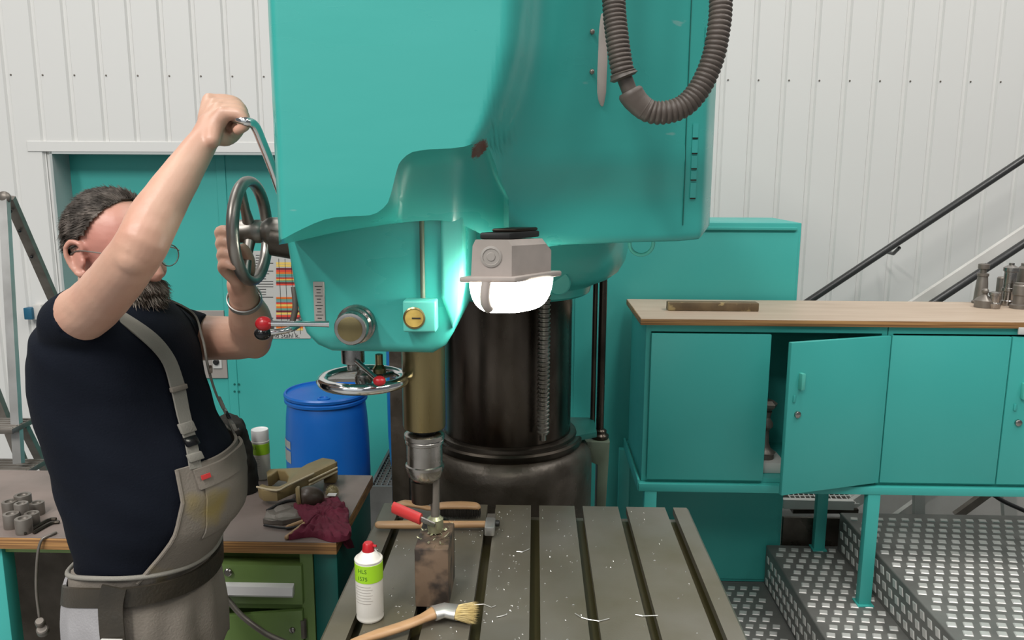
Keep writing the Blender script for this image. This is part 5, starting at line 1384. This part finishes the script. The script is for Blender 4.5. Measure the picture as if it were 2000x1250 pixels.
# belt with hanging leather strap
bm = bmesh.new(); rr = []
for j in range(72):
    th = 360*j/72; zc_ = .980 + (-.018 if math.cos(R(th)) > 0 else -.055)*math.cos(R(th))**2
    rr.append([tr_pt(zc_ + .020, th, .005), tr_pt(zc_ + .020, th, .012), tr_pt(zc_ - .020, th, .012), tr_pt(zc_ - .020, th, .005)])
b_rings(bm, rr, False, True); belt = finish(bm, 'belt', M['leather'], man, 40)
ths = 82
sp_ = [tr_pt(1.008, ths, .014), tr_pt(.97, ths, .016), tr_pt(.93, ths, .018), tr_pt(.87, ths, .016), tr_pt(.76, ths, .016)]
sn = [Vector((math.cos(R(ths)), -math.sin(R(ths)), 0))]*5
ribbon('belt_hanger', sp_, .046, .005, M['leather'], belt, n=5, normals=sn)
q = tr_pt(.905, ths, .026); box('pencil', q.x - .020, q.x + .022, q.y - .006, q.y + .002, q.z - .003, q.z + .002, M['pale'], belt, .001)
# braces with buckles
def brace(sg, extra):
    pts = [(1.220, 34), (1.265, 30), (1.325, 26), (1.385, 24), (1.445, 27), (1.50, 38)]
    P_ = [tp_(z, sg*th, .006) for z, th in pts]; N_ = [nrm(z, sg*th) + Vector((0, 0, .0 + .25*k/5)) for k, (z, th) in enumerate(pts)]
    P_ += [Vector((-.868, YM - sg*.088, 1.556)), Vector((-.925, YM - sg*.072, 1.535)), Vector((-.985, YM - sg*.05, 1.46))]; N_ += [Vector((.1, 0, 1)), Vector((-.5, 0, .8)), Vector((-1, 0, .2))]
    st_ = ribbon('brace', P_, [.026, .026, .030, .034, .030, .028, .028, .028, .028], .004, M['strap'], man, n=6, normals=N_)
    for z, w, h, m in ((1.244, .032, .016, M['strap']), (1.274, .030, .020, M['blackgloss']), (1.300, .034, .022, M['strap']), (1.378, .040, .010, M['overall'])):
        th = sg*interp(pts, z); c = tp_(z, th, .009); nn = nrm(z, th); tg = Vector((-nn.y, nn.x, 0)); up_ = (tp_(z + .02, th) - tp_(z - .02, th)).normalized()
        Mx = Matrix(((tg.x, nn.x, up_.x, c.x), (tg.y, nn.y, up_.y, c.y), (tg.z, nn.z, up_.z, c.z), (0, 0, 0, 1)))
        box('buckle', -w/2, w/2, -.002, .007, -h/2, h/2, m, st_, .002, 2, Mx)
brace(1, 0); brace(-1, 0)
# wrist band on the left arm
wd = (P(481, 600, 1.67) - LW).normalized(); bm = bmesh.new(); a, b = frame(wd); c = LW.lerp(P(481, 598, 1.665), .3); rr = []
for i in range(36):
    t0 = 2*PI*i/36; d = a*math.cos(t0) + b*math.sin(t0); rr.append([c + d*.0335 - wd*.007, c + d*.0355 - wd*.006, c + d*.0355 + wd*.006, c + d*.0335 + wd*.007])
b_rings(bm, rr, False, True); finish(bm, 'wristband', M['alu'], man, 30)
# boots
for s in (-1, 1):
    bm = bmesh.new(); y = YM + s*.105
    b_rings(bm, [[Vector((-.88 + x, y + w*sy, z)) for sy, z in ((-1, .004), (1, .004), (1, h*.6), (.6, h), (-.6, h), (-1, h*.6))] for x, w, h in ((0, .034, .08), (.05, .042, .10), (.12, .043, .085), (.20, .050, .065), (.265, .036, .045))])
    b_lathe(bm, [(.048, .05), (.052, .10), (.058, .15)], (-.82, y, 0), seg=20)
    finish(bm, 'boot', M['sole'], man, 50)
